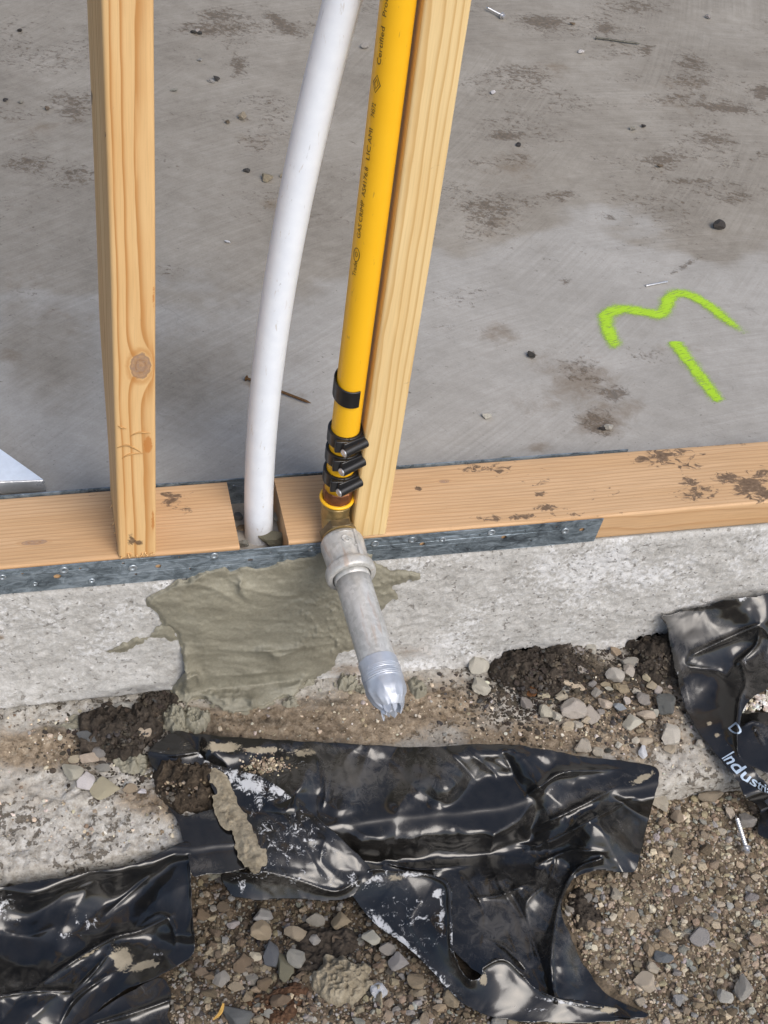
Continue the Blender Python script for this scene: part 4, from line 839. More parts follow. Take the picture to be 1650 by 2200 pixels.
S3.mesh('curled_strip', [(752, 1918), (766, 1884), (790, 1868), (840, 1870), (900, 1872), (950, 1886), (970, 1910), (972, 1970), (974, 2040), (992, 2085), (1012, 2106), (1032, 2098), (1042, 2074), (1068, 2058), (1098, 2066), (1120, 2092), (1150, 2122), (1200, 2142), (1290, 2158), (1394, 2179), (1330, 2192), (1240, 2198), (1100, 2192), (1030, 2174), (985, 2146), (930, 2090), (880, 2040), (820, 1995), (788, 1968), (765, 1935)], ms,
        dust=[(850, 1890, 100, 26, .6), (960, 2100, 120, 60, .35)], lime=[(880, 1980, 110, 110, .47), (820, 1985, 50, 16, .95, 42), (870, 2030, 60, 14, 1.0, 42), (930, 2090, 70, 12, .8, 42), (790, 1890, 40, 24, .8), (950, 1960, 10, 60, .75), (940, 1920, 16, 14, .9), (1200, 2152, 60, 5, .95, 10), (880, 1880, 70, 8, .8), (972, 2010, 8, 40, .8), (900, 1960, 60, 40, .35), (1140, 2170, 60, 8, .6)], mortar=[(1040, 2105, 9, 16, .95), (1310, 2170, 24, 10, .9), (850, 1885, 26, 12, .7)], edge=.55)
# small turned up corner and dark roll on the left of it
S4 = Sheet([(320, 1612, -.178), (370, 1575, -.170), (440, 1640, -.176), (420, 1665, -.184), (335, 1655, -.184), (370, 1620, -.172)], [([(322, 1614), (370, 1622), (430, 1615)], .006, 6, 1)], .0012, 200)
S4.mesh('turned_corner', [(319, 1613), (345, 1592), (372, 1573), (410, 1600), (446, 1640), (432, 1668), (380, 1664), (336, 1656), (324, 1636)], ms, dust=[(400, 1610, 30, 30, .6)], lime=[(350, 1616, 30, 2, .6), (432, 1620, 16, 14, .9)], mortar=[(395, 1600, 16, 14, .35)])
S5 = Sheet([(360, 1728, -.192), (395, 1765, -.200), (400, 1840, -.226), (470, 1735, -.198), (540, 1725, -.214), (530, 1790, -.228), (440, 1800, -.214), (420, 1750, -.190), (500, 1745, -.204), (420, 1870, -.232), (500, 1860, -.236), (560, 1840, -.234)], [([(380, 1788), (450, 1770), (560, 1748)], .020, 22, 1), ([(395, 1830), (450, 1822), (540, 1800)], -.008, 12, 1)], .0024, 220)
S5.mesh('rolled_edge', [(357, 1724), (392, 1752), (440, 1742), (500, 1726), (530, 1722), (545, 1780), (545, 1850), (500, 1872), (440, 1880), (414, 1880), (402, 1830), (384, 1770)], ms, dust=[(440, 1750, 60, 14, .7), (430, 1860, 60, 20, .8)], edge=.1)
# --- left sheet
ls_ = empty('black_plastic_sheet', at(200, 2000, GZ), 'dark blue black plastic sheet at the lower left below the footing ledge', 'plastic sheet', 'black plastic sheets')
c6 = [(-200, 1935, -.204), (0, 1905, -.202), (150, 1880, -.202), (300, 1850, -.202), (400, 1812, -.200), (412, 1960, -.206), (417, 2020, -.212), (405, 2058, -.218), (300, 2110, -.222), (230, 2160, -.224), (180, 2220, -.226), (0, 2230, -.222), (-200, 2230, -.222), (100, 1960, -.216), (250, 1930, -.216), (350, 1920, -.208), (60, 2040, -.222), (160, 2010, -.216), (250, 2050, -.224), (330, 2030, -.226), (100, 2110, -.208), (0, 2150, -.210), (200, 2090, -.224), (370, 1900, -.196), (-200, 2060, -.22)]
rd6 = [([(60, 2135), (150, 2070), (240, 2016), (300, 2000), (370, 1966)], .014, 9), ([(0, 2140), (70, 2130), (150, 2130)], .010, 9, 1), ([(402, 1815), (360, 1850), (300, 1900), (220, 1970)], .010, 10), ([(300, 1990), (345, 1965), (372, 1990), (378, 2040)], .006, 7), ([(0, 1950), (110, 1925), (220, 1890), (300, 1870)], .006, 12), ([(160, 2130), (200, 2090), (230, 2050)], .009, 7), ([(130, 2200), (150, 2160), (180, 2130), (240, 2090)], .010, 7), ([(0, 2000), (60, 2010), (120, 1990)], .006, 10), ([(405, 1830), (412, 1930), (418, 2010)], .006, 5, 1)]
S6 = Sheet(c6, rd6, .0020, 240)
S6.mesh('film', [(-210, 1940), (-100, 1922), (0, 1906), (150, 1882), (300, 1852), (402, 1808), (408, 1880), (412, 1960), (418, 2020), (411, 2054), (350, 2092), (270, 2128), (215, 2165), (160, 2225), (-210, 2235)], ls_,
        dust=[(60, 2120, 120, 40, .5), (300, 2010, 60, 30, .4), (200, 1980, 200, 60, .0), (170, 1970, 60, 30, .25)], lime=[(10, 1950, 30, 30, .75), (20, 1975, 40, 14, .6), (190, 1980, 34, 22, .55), (150, 2010, 30, 14, .5), (270, 1960, 20, 10, .4), (100, 1890, 60, 8, .35), (340, 2050, 20, 8, .7), (270, 1975, 16, 8, .35)], mortar=[(262, 2060, 26, 36, .95, -20), (305, 2075, 40, 12, .95, -15), (190, 2050, 50, 5, .6, -28), (330, 2070, 18, 10, .8)], edge=.12)
S7 = Sheet([(150, 2220, -.224), (330, 2105, -.214), (362, 2092, -.212), (356, 2220, -.222), (270, 2170, -.216), (250, 2230, -.226)], [([(205, 2200), (290, 2175), (360, 2150)], .010, 9, 1)], .0012, 260)
S7.mesh('under_flap', [(130, 2235), (200, 2180), (290, 2125), (345, 2098), (366, 2130), (360, 2180), (356, 2235)], ls_, dust=[(310, 2180, 60, 20, .6), (300, 2120, 40, 20, .5)], edge=.12)
# --- right sheet with printing
rs_ = empty('black_plastic_sheet', at(1560, 1560, LZ), 'grey dusted black plastic sheet with pale blue printing, leaning on the slab edge at right', 'plastic sheet', 'black plastic sheets')
zt = lambda a, b: float(fa(a, b, -.008)[2])
c8 = [(1420, 1325, zt(1420, 1325)), (1470, 1310, zt(1470, 1310)), (1560, 1290, zt(1560, 1290)), (1650, 1275, zt(1650, 1275)), (1800, 1255, zt(1800, 1255)), (1440, 1400, -.165), (1460, 1480, -.172), (1500, 1570, -.180), (1550, 1630, -.192), (1610, 1690, -.200), (1680, 1750, -.206), (1500, 1380, -.146), (1600, 1350, -.140), (1630, 1345, -.132), (1700, 1360, -.14), (1480, 1430, -.160), (1560, 1430, -.166), (1600, 1400, -.160), (1530, 1500, -.172), (1588, 1530, -.160), (1590, 1480, -.158), (1580, 1600, -.176), (1640, 1480, -.160), (1640, 1680, -.188), (1800, 1470, -.16), (1540, 1560, -.174)]
rd8 = [([(1480, 1410), (1540, 1382), (1600, 1355), (1632, 1342)], .012, 9), ([(1632, 1342), (1625, 1385), (1590, 1420), (1578, 1425)], .008, 7), ([(1594, 1425), (1602, 1470), (1588, 1510), (1584, 1590), (1588, 1620)], .009, 6, 1), ([(1480, 1400), (1475, 1430), (1540, 1440), (1560, 1450), (1575, 1425)], -.006, 10), ([(1432, 1340), (1460, 1430), (1490, 1530), (1530, 1600)], .004, 16), ([(1632, 1342), (1670, 1380), (1700, 1400)], .008, 8)]
S8 = Sheet(c8, rd8, .0016, 280)
S8.mesh('film', [(1421, 1325), (1445, 1318), (1475, 1308), (1515, 1302), (1560, 1289), (1600, 1284), (1650, 1275), (1810, 1252), (1810, 1450), (1700, 1440), (1650, 1478), (1620, 1496), (1598, 1522), (1590, 1560), (1584, 1600), (1588, 1622), (1610, 1642), (1650, 1686), (1720, 1740), (1700, 1768), (1640, 1722), (1590, 1682), (1545, 1628), (1500, 1570), (1470, 1510), (1452, 1440), (1440, 1390), (1432, 1345)], rs_,
         dust=[(1480, 1350, 70, 50, 1.2), (1460, 1420, 30, 60, .9), (1600, 1460, 30, 60, .8), (1640, 1420, 60, 60, .7), (1540, 1360, 80, 20, 1.), (1480, 1500, 20, 60, .7)], lime=[(1450, 1450, 10, 40, .5), (1600, 1420, 20, 14, .5), (1590, 1600, 8, 30, .5), (1594, 1287, 12, 8, .9), (1545, 1590, 20, 20, .35)], mortar=[(1540, 1580, 7, 7, .8), (1525, 1554, 7, 5, .9)], edge=.2)
S9 = Sheet([(1585, 1530, -.186), (1660, 1530, -.186), (1590, 1600, -.190), (1640, 1640, -.194), (1660, 1660, -.194), (1700, 1580, -.19), (1625, 1580, -.176)], [([(1620, 1560), (1640, 1600), (1655, 1620)], .009, 5), ([(1596, 1560), (1615, 1550), (1640, 1556)], .006, 6)], .0015, 300)
S9.mesh('under_flap', [(1582, 1536), (1610, 1532), (1660, 1530), (1720, 1540), (1720, 1680), (1660, 1668), (1630, 1650), (1600, 1640), (1582, 1615)], rs_, dust=[(1640, 1570, 30, 30, .7)], lime=[(1622, 1568, 6, 8, .8)], edge=.2)
S10 = Sheet([(1600, 1690, -.214), (1650, 1700, -.212), (1720, 1740, -.212), (1640, 1720, -.214), (1600, 1710, -.222)], [], .001, 320)
S10.mesh('lower_fold', [(1590, 1676), (1640, 1700), (1720, 1745), (1720, 1800), (1632, 1796), (1634, 1740), (1606, 1716), (1596, 1704)], rs_, edge=.1)
# printed words: mapped between a base line and a top line on the film
base = spline([(1551, 1629), (1566, 1645), (1597, 1676), (1628, 1694), (1643, 1702), (1664, 1712)], 8); topl = spline([(1577, 1613), (1594, 1634), (1614, 1657), (1634, 1675), (1644, 1683), (1668, 1694)], 8)
def printed(word, base, topl, cap=.73, sheet=S8):
    V2, F2 = text_mesh(word, 1., .016); bm = bmesh.new(); vs = [bm.verts.new((*p, 0)) for p in V2]
    for f in F2:
        try: bm.faces.new([vs[i] for i in f])
        except ValueError: pass
    bmesh.ops.subdivide_edges(bm, edges=[e for e in bm.edges if e.calc_length() > .12], cuts=2, use_grid_fill=True); bmesh.ops.triangulate(bm, faces=bm.faces)
    bm.verts.index_update(); V2 = np.array([v.co[:2] for v in bm.verts]); F2 = [tuple(v.index for v in f.verts) for f in bm.faces]; bm.free()
    t = (V2[:, 0]-V2[:, 0].min())/(V2[:, 0].max()-V2[:, 0].min())*(len(base)-1); i = np.clip(t.astype(int), 0, len(base)-2); fr = (t-i)[:, None]
    b = base[i]*(1-fr)+base[i+1]*fr; tt = topl[i]*(1-fr)+topl[i+1]*fr; s = (V2[:, 1]/cap)[:, None]; q = b*(1-s)+tt*s
    return sheet.pos(q[:, 0], q[:, 1], .0009), F2
b2 = spline([(1588, 1618), (1604, 1633), (1622, 1648), (1640, 1664)], 8); t2 = spline([(1594, 1612), (1609, 1627), (1627, 1644), (1645, 1659)], 8)
b3 = spline([(1564, 1564), (1572, 1573), (1584, 1580)], 8); t3 = spline([(1582, 1550), (1590, 1560), (1598, 1570)], 8)
rel(obj('printed_text', *join(printed('Industrial', base, topl), printed('D', b3, t3)), PRINT, rs_, smooth=False))

# ---------------------------------------------------------------- stones
def ico(sub):
    bm = bmesh.new(); bmesh.ops.create_icosphere(bm, subdivisions=sub, radius=1); bm.verts.index_update()
    V = np.array([v.co[:] for v in bm.verts]); F = np.array([[v.index for v in f.verts] for f in bm.faces]); bm.free(); return V, F
ICO = {k: ico(k) for k in (1, 2, 4)}
def rock(seed, sub, cuts=9, sharp=.16, nz=.10):
    rs = np.random.RandomState(seed); V, F = ICO[sub]; D = V.copy()
    r = np.ones(len(V))*1.0
    for _ in range(cuts):
        n = rs.normal(size=3); n /= np.linalg.norm(n); d = rs.uniform(.46, .82); c = D@n
        with np.errstate(divide='ignore'): lim = np.where(c > 1e-3, d/np.maximum(c, 1e-3), 9)
        r = np.minimum(r, lim)
    r = r*(1+.7*nz*fbm(D[:, 0]*1.7+seed, D[:, 1]*1.7, D[:, 2]*1.7, o=4, s=seed % 50))
    V = D*r[:, None]; V *= np.array([1, rs.uniform(.72, 1.), rs.uniform(.6, .85)]); return V/np.abs(V).max(), F
PROTO = []
for k in range(18):
    V, F = rock(300+k, 4 if k < 18 else 2, 7+k % 6); me = mkmesh('stone', V, F, True); me.set_sharp_from_angle(angle=R(16)); me.materials.append(STONE); PROTO.append(me)
TONE = dict(pale=(.62, .58, .505), cream=(.60, .52, .40), tan=(.37, .30, .21), grey=(.36, .345, .315), slate=(.17, .18, .19), white=(.78, .77, .76), rust=(.24, .10, .035), dark=(.055, .052, .05), granite=(.17, .18, .175), olive=(.26, .245, .18), blue=(.34, .38, .42), brown=(.19, .145, .10))
def stone(px_, py_, w, h, tone, label, group=None, name='stone', cat='stone', k=None, sink=.12, z=None, mat=None, flat=1.):
    # size from the photo: px scale there about 2.2 px per mm
    q = at(px_, py_, LZ if z is None else z); zt_ = float(terr(q[0], q[1])) if z is None else z
    q = at(px_, py_, zt_+.004); s = FPX/float((q-CAM)@FW)
    rx, ry = w/2/s, h/2/s/.86; rx, ry = rx*1.1, ry*1.1; rz = .85*min(rx, ry)*flat
    me = PROTO[(k if k is not None else random.randrange(18))]
    o = bpy.data.objects.new(name, me); COL.objects.link(o)
    o.scale = (rx, ry, rz); o.rotation_euler = (random.uniform(-.25, .25), random.uniform(-.25, .25), random.choice([0, math.pi])+random.uniform(-.35, .35)-.2)
    qq = at(px_, py_, zt_+rz*(1-sink)*.8); o.location = (qq[0], qq[1], zt_+rz*(1-sink)*.8)
    c = TONE[tone]; j = random.uniform(.85, 1.15); o.color = (c[0]*j*random.uniform(.95, 1.05), c[1]*j, c[2]*j*random.uniform(.93, 1.07), 1)
    return tag(o, label, cat, group)
GP = 'stones scattered on the footing ledge'
LED = [(1026, 1428, 44, 46, 'pale', 'pale chunky stone left of the black soil, upper of two against the slab edge'), (1031, 1475, 44, 44, 'pale', 'pale chunky stone left of the black soil, lower of two'), (1230, 1470, 54, 30, 'cream', 'flat cream stone lying across the lower edge of the black soil clump'),
       (1232, 1523, 54, 56, 'pale', 'biggest pale stone in the ledge pile, broad and angular'), (1270, 1535, 38, 54, 'pale', 'tall pale wedge stone leaning on the biggest stone of the ledge pile'), (1172, 1530, 34, 36, 'pale', 'grey white angular stone at the lower left of the ledge pile'), (1128, 1510, 36, 28, 'grey', 'rough grey stone under the black soil clump'),
       (1140, 1486, 26, 32, 'rust', 'rusty orange brown stone at the edge of the black soil'), (1318, 1450, 46, 38, 'pale', 'rounded pale stone with a dark pit in the middle of the ledge pile'), (1350, 1443, 28, 40, 'pale', 'upright pale stone right beside the pitted stone'), (1430, 1513, 42, 48, 'granite', 'dark speckled grey oval stone beside the right plastic sheet'),
       (1330, 1519, 30, 28, 'blue', 'small blue grey blocky stone in the ledge pile'), (1300, 1510, 34, 26, 'cream', 'cream stone left of the blue grey blocky stone'), (1361, 1552, 44, 34, 'pale', 'long pale stone below the blue grey blocky stone'), (1388, 1537, 40, 28, 'cream', 'small cream bone shaped stone right of the long pale stone'), (1438, 1578, 48, 46, 'pale', 'pale triangular stone standing alone beside the right plastic sheet'),
       (1440, 1611, 28, 22, 'cream', 'small cream oval stone below the pale triangular stone'), (1255, 1603, 42, 42, 'pale', 'rough pale stone touching the top edge of the big plastic sheet'), (1286, 1615, 26, 24, 'pale', 'small rough pale stone at the top edge of the big plastic sheet'), (1380, 1616, 22, 32, 'white', 'narrow white stone above the big plastic sheet corner'), (1387, 1590, 30, 28, 'cream', 'tan stone above the narrow white stone'),
       (1240, 1397, 34, 38, 'grey', 'grey rounded stone against the slab edge right of the black soil'), (1271, 1392, 26, 38, 'pale', 'pale nodule stone against the slab edge, right of the grey rounded one'), (1249, 1440, 30, 30, 'pale', 'pale cube like stone on the right flank of the black soil'), (1320, 1399, 30, 20, 'tan', 'small tan pebble in the hollow under the slab edge'), (1385, 1500, 34, 32, 'grey', 'grey angular stone left of the dark speckled one'),
       (1507, 1600, 22, 24, 'pale', 'small pale stone tucked under the edge of the right plastic sheet'),
       (313, 1570, 50, 46, 'cream', 'round cream and brown stone beside the black soil clump at left'), (295, 1540, 38, 24, 'slate', 'slate grey stone above the round cream stone at left'), (187, 1583, 46, 38, 'slate', 'blue grey stone at the left of the black soil clump'), (155, 1655, 46, 44, 'pale', 'pale pitted stone, leftmost of the left ledge pile'), (190, 1630, 42, 32, 'cream', 'tan and white rounded stone above the bright white plaster lump'),
       (220, 1651, 30, 28, 'grey', 'grey rounded stone right of the bright white plaster lump'), (217, 1617, 42, 26, 'grey', 'dark grey flat stone at the top of the left ledge pile'), (278, 1692, 32, 24, 'tan', 'small tan half round stone on the left ledge'), (307, 1700, 22, 16, 'white', 'small whitish green pebble on the left ledge'), (160, 1631, 26, 18, 'cream', 'small cream wedge pebble above the pale pitted stone')]
for i, (a, b, w, h, t_, lab) in enumerate(LED): stone(a, b, w, h, t_, lab, GP, k=i % 18)
stone(182, 1677, 42, 48, 'white', 'bright white crumbly plaster lump among the left ledge stones', None, 'plaster_lump', 'plaster lump', flat=.6)
stone(228, 1692, 64, 50, 'cream', 'crusty pale tan lump of dried mortar on the left ledge', 'dried mortar lumps', 'mortar_lump', 'mortar lump', flat=.5)
stone(265, 1520, 52, 36, 'pale', 'broken pale hollow mortar flake against the slab edge at left', 'dried mortar lumps', 'mortar_lump', 'mortar lump', flat=.5)
for a, b, w, h in [(1168, 1494, 28, 20), (1206, 1496, 26, 32), (1195, 1536, 26, 24), (1357, 1421, 42, 26), (1340, 1478, 30, 26), (1400, 1471, 22, 24), (1416, 1484, 20, 22), (1240, 1558, 26, 22), (1258, 1548, 26, 22), (1283, 1487, 24, 20), (1366, 1485, 20, 16), (1215, 1480, 20, 16), (1308, 1480, 20, 16), (1290, 1530, 18, 16), (1365, 1590, 20, 18), (1222, 1560, 28, 22), (1270, 1470, 22, 18), (1325, 1475, 20, 24), (1300, 1470, 26, 16), (1390, 1455, 26, 22), (1345, 1505, 20, 18), (1410, 1530, 18, 16), (1330, 1600, 16, 14), (1225, 1430, 18, 14), (1375, 1568, 18, 16), (1395, 1553, 16, 16)]:
    t_ = random.choice(['pale', 'cream', 'grey', 'pale', 'tan']); near = min((q for q in LED if 1100 < q[0]), key=lambda q: math.hypot(q[0]-a, q[1]-b))
    sd_ = ('left of' if a < near[0] else 'right of') if abs(a-near[0]) > abs(b-near[1]) else ('above' if b < near[1] else 'below')
    wd = near[5].split(); lab = ' '.join([f'small {t_} pebble just {sd_} the']+wd[:9]); lab = lab.rsplit(' ', 1)[0] if lab.split()[-1] in ('the', 'of', 'in', 'at', 'and', 'with', 'a', 'its') else lab
    stone(a, b, w, h, t_, lab, 'small pebbles of the right ledge pile', 'pebble', 'pebble')
GRV = [(560, 2000, 44, 50, 'tan', 'tan and dark blotched stone below the folded flap of the big plastic sheet'), (630, 2003, 56, 36, 'tan', 'broad tan stone half buried in earth below the big plastic sheet'), (735, 1978, 44, 36, 'tan', 'tan stone beside the curled strip of the big plastic sheet'), (797, 2012, 40, 38, 'pale', 'pale rounded stone touching the curled white strip'), (640, 2057, 46, 42, 'grey', 'rounded grey stone above the mortar blob'), (612, 2074, 34, 66, 'olive', 'long mortar crusted stone left of the rounded grey stone'),
       (580, 2050, 38, 58, 'slate', 'slate blue angular stone left of the mortar blob'), (549, 2054, 26, 32, 'cream', 'small pale stone left of the slate blue stone'), (815, 2126, 36, 36, 'white', 'white veined grey stone right of the mortar blob'), (508, 2182, 64, 52, 'slate', 'large dark grey flat stone at the bottom beside the yellow leaf'), (568, 1966, 50, 36, 'grey', 'grey flat stone just under the folded flap'),
       (1420, 1722, 38, 54, 'cream', 'cream wedge stone at the right corner of the big plastic sheet'), (1530, 1708, 58, 28, 'tan', 'long tan brick like stone on the right gravel'), (1455, 1757, 26, 48, 'tan', 'tall tan stone between the plastic corner and the screw'), (1602, 1764, 44, 36, 'grey', 'smooth grey stone right of the roofing screw tip'), (1566, 1746, 24, 28, 'cream', 'yellowish round stone left of the roofing screw tip'),
       (1386, 2110, 44, 54, 'cream', 'cream pyramid stone on the gravel right of the plastic tail'), (1502, 2010, 42, 50, 'grey', 'large grey angular stone on the right gravel'), (1426, 2056, 40, 32, 'slate', 'dark grey flat stone above the cream pyramid stone'), (1436, 2012, 40, 34, 'tan', 'brown angular stone on the right gravel below the screw'), (1600, 2122, 40, 60, 'grey', 'tall grey stone near the bottom right corner'), (1556, 2140, 34, 40, 'pale', 'pale angular stone left of the tall grey corner stone'), (1400, 2080, 30, 26, 'cream', 'small cream stone above the cream pyramid stone'), (1455, 1840, 30, 34, 'tan', 'tan stone in the middle of the right gravel')]
for i, (a, b, w, h, t_, lab) in enumerate(GRV): stone(a, b, w, h, t_, lab, 'larger stones on the gravel', k=(i*5+3) % 18, z=None)
# outlines that keep stones from poking through the film
FILMS = [[(372, 1574), (700, 1595), (1100, 1600), (1416, 1655), (1360, 1873), (1240, 1884), (1206, 1950), (1260, 2080), (1394, 2178), (1250, 2198), (1030, 2174), (930, 2090), (765, 1935), (620, 1930), (480, 1905), (481, 1875), (545, 1872), (440, 1640)], [(-300, 1920), (0, 1900), (402, 1805), (418, 2020), (350, 2092), (366, 2130), (356, 2300), (-300, 2300)], [(1421, 1325), (1650, 1275), (1900, 1250), (1900, 1450), (1650, 1478), (1590, 1530), (1720, 1540), (1720, 1800), (1590, 1682), (1500, 1570), (1440, 1400)], [(380, 1740), (540, 1720), (540, 1800), (400, 1850)]]
def under(px_, py_, m=6):
    r = np.zeros(px_.shape, bool)
    for f in FILMS: r |= pin(f, px_, py_) | (pdist(f, px_, py_, True)[0] < m)
    return r
BLOB = (725, 2105)
# individual gravel stones (largest in view)
cand = []
while len(cand) < 190:
    a, b = random.uniform(430, 1650), random.uniform(1660, 2200)
    if under(np.array([a]), np.array([b]), 10)[0] or (abs(a-BLOB[0]) < 80 and abs(b-BLOB[1]) < 75) or abs(a-1594) < 26 and abs(b-1795) < 55: continue
    q = at(a, b, -.23)
    if q[1] > LY-.008: continue
    w = random.choice([12, 13, 14, 15, 16, 18, 20, 24] if a > 1150 else [14, 17, 20, 24, 28, 34])*random.uniform(.9, 1.15)
    if any(math.hypot(a-c[0], b-c[1]) < (w+c[2])*.42 for c in cand) or any(math.hypot(a-c[0], b-c[1]) < (w+c[2])*.55 for c in GRV): continue
    cand.append((a, b, w))
CW = dict(tan='tan', cream='cream', brown='brown', grey='grey', pale='pale', dark='blackish', slate='slate', white='white')
def glabel(a, b, w, t):
    sz = 'tiny' if w < 17 else 'small' if w < 22 else 'medium'
    z = ('beside the tail of the big plastic sheet' if b > 2080 else 'right of the curved plastic edge' if b > 1880 else 'near the torn corner of the big plastic sheet') if 1180 < a < 1400 else \
        ('near the bottom right corner' if b > 2060 else 'below the roofing screw' if b > 1850 else 'around the roofing screw') if a >= 1400 else \
        ('along the bottom edge under the mortar blob' if b > 2130 else 'left of the mortar blob' if a < 650 else 'right of the mortar blob' if a > 800 else 'under the folded flap')
    return f'{sz} {CW[t]} angular gravel stone {z}', f'gravel stones {z}'
for a, b, w in cand:
    t_ = random.choice(['tan', 'cream', 'tan', 'tan', 'brown', 'grey'] if a > 1180 else ['grey', 'tan', 'brown', 'grey', 'tan', 'brown'])
    stone(a, b, w*1.15, w*random.uniform(.8, 1.2), t_, *glabel(a, b, w, t_), 'gravel_stone', 'stone', sink=.35)
# the rest of the gravel: one mass of real little stones
LOW = [rock(500+k, 1, 8, nz=.2) for k in range(14)]
def mass(name, P, S, tints, flat=.75, mat=STONEA, lows=LOW, kind='stuff', smooth=False):
    Vs, Fs, Ts, n = [], [], [], 0
    for i in range(len(P)):
        V, F = lows[i % len(lows)]; a, b, c = RS.uniform(0, 6.28, 3)
        ca, sa = math.cos(a), math.sin(a); cb, sb = math.cos(b*.1-.3), math.sin(b*.1-.3)
        Rm = np.array([[ca, -sa, 0], [sa, ca, 0], [0, 0, 1]])@np.array([[1, 0, 0], [0, cb, -sb], [0, sb, cb]])
        Vs.append((V*np.array([1, 1, flat]))@Rm.T*S[i]+P[i]); Fs.append(F+n); n += len(V); Ts.append(np.repeat(tints[i][None], len(V), 0))
    o = obj(name, np.concatenate(Vs), np.concatenate(Fs), mat, None, smooth, attrs=dict(tint=np.concatenate(Ts)))
    return tag(o, kind=kind)
def palette(n, cols, jit=.25):
    c = np.array([TONE[k] for k in cols])[RS.randint(0, len(cols), n)]; return c*(1+jit*(RS.rand(n, 1)*2-1))*(1+.06*(RS.rand(n, 3)*2-1))
n = 80000; X = RS.uniform(-.05, .93, n); Y = RS.uniform(-.55, LY-.006, n); gx, gy = pix(np.stack([X, Y, ground_h(X, Y)], -1))
ok = (gx > -60) & (gx < 1720) & (gy < 2290) & ~under(gx, gy, 2); X, Y, gx, gy = X[ok], Y[ok], gx[ok], gy[ok]; n = len(X)
S = np.exp(RS.normal(math.log(.00115), .62, n)); S = np.clip(S, .0005, .0050)*np.where(gx > 1180, 1., .92)
Z = ground_h(X, Y)+S*.25
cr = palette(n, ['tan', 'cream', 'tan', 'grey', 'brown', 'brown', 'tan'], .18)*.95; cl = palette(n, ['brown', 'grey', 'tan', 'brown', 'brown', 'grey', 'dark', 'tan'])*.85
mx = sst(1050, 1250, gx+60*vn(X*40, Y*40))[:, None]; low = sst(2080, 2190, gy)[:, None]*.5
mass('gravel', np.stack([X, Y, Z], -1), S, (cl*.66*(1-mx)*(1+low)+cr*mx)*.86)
# coarser gravel carrying on beyond the picture on all sides
n = 30000; X = RS.uniform(-.9, 1.9, n); Y = RS.uniform(-1.1, LY-.006, n); gx, gy = pix(np.stack([X, Y, ground_h(X, Y)], -1))
ok = ~((gx > -50) & (gx < 1710) & (gy < 2280)) & ~under(gx, gy, 2); X, Y = X[ok], Y[ok]; n = len(X)
S = np.clip(np.exp(RS.normal(math.log(.0026), .45, n)), .0012, .009)
mass('gravel', np.stack([X, Y, ground_h(X, Y)+S*.25], -1), S, palette(n, ['tan', 'cream', 'tan', 'grey', 'brown', 'brown', 'tan'], .18)*.82)
# grit on the ledge
n = 5200; X = RS.uniform(-.05, .86, n); Y = RS.uniform(LY+.004, -.006, n); gx, gy = pix(np.stack([X, Y, ledge_h(X, Y)], -1))
dens = .10+blobs(gx, gy, [(1330, 1540, 170, 110, 1.), (1200, 1600, 150, 50, .8), (150, 1570, 170, 40, .9), (300, 1640, 130, 60, .8), (200, 1770, 260, 60, 1.0), (820, 1520, 260, 40, .5), (700, 1580, 200, 30, .3)])
ok = (RS.rand(n) < dens) & ~under(gx, gy, 2); X, Y, gx, gy = X[ok], Y[ok], gx[ok], gy[ok]; n = len(X)
S = np.clip(np.exp(RS.normal(math.log(.0011), .5, n)), .0005, .0036)
mass('ledge_grit', np.stack([X, Y, ledge_h(X, Y)+S*.2], -1), S, palette(n, ['cream', 'tan', 'pale', 'grey', 'brown', 'cream']))

# ---------------------------------------------------------------- soil clumps and mortar lumps (lumpy mounds)
def mound(name, px_, py_, w, h, hz, mat, label, cat, group=None, seed=0, zb=None, rough=.30, sub=70, edge=2.2, ang=0., crumb=90.):
    q = at(px_, py_, LZ if zb is None else zb); s = FPX/float((q-CAM)@FW); rx, ry = w/2/s, h/2/s/.8
    g_ = np.linspace(-1.18, 1.18, sub); A_, B_ = np.meshgrid(g_, g_, indexing='ij')
    rr = np.hypot(A_, B_)*(1+.34*fbm(A_*1.5+seed, B_*1.5, o=3, s=seed)); ca, sa = math.cos(R(ang)), math.sin(R(ang))
    X = q[0]+(A_*rx*ca-B_*ry*sa); Y = q[1]+(A_*rx*sa+B_*ry*ca)
    dome = np.clip(1-rr**edge, 0, 1)**.6
    n1 = np.clip(fbm(X*crumb, Y*crumb, o=5, s=seed+5, g=.55), -1.1, 1.)*np.minimum(1, dome*1.6); n2 = 1-np.abs(vn(X*crumb*1.7, Y*crumb*1.7, s=seed+8))*2
    Z = np.where(Y > LY, ledge_h(X, Y), ground_h(X, Y))-.0025+dome*(hz+hz*rough*n1+hz*.18*n2)+.001*(dome > 0)
    keep = (rr < 1.02); k4 = keep[:-1, :-1] | keep[1:, :-1] | keep[:-1, 1:] | keep[1:, 1:]
    V = np.stack([X, np.minimum(Y, -.0015), Z], -1).reshape(-1, 3); V, Fq, _ = compact(V, gridf(sub, sub, k4), {})
    return tag(obj(name, V, Fq, mat), label, cat, group)
SG = 'dark soil clumps'
mound('soil_clump', 1165, 1436, 230, 150, .017, SOIL, 'largest black crumbly soil clump against the slab edge among pale stones', 'soil clump', SG, 401, rough=.34, sub=120, crumb=110)
mound('soil_clump', 1410, 1415, 130, 110, .020, SOIL, 'black soil in the shade tucked beside the right plastic sheet', 'soil clump', SG, 411, rough=.4)
mound('soil_clump', 262, 1580, 150, 110, .020, SOIL, 'black cracked soil clump on the left ledge beside the round cream stone', 'soil clump', SG, 421, rough=.42, sub=90)
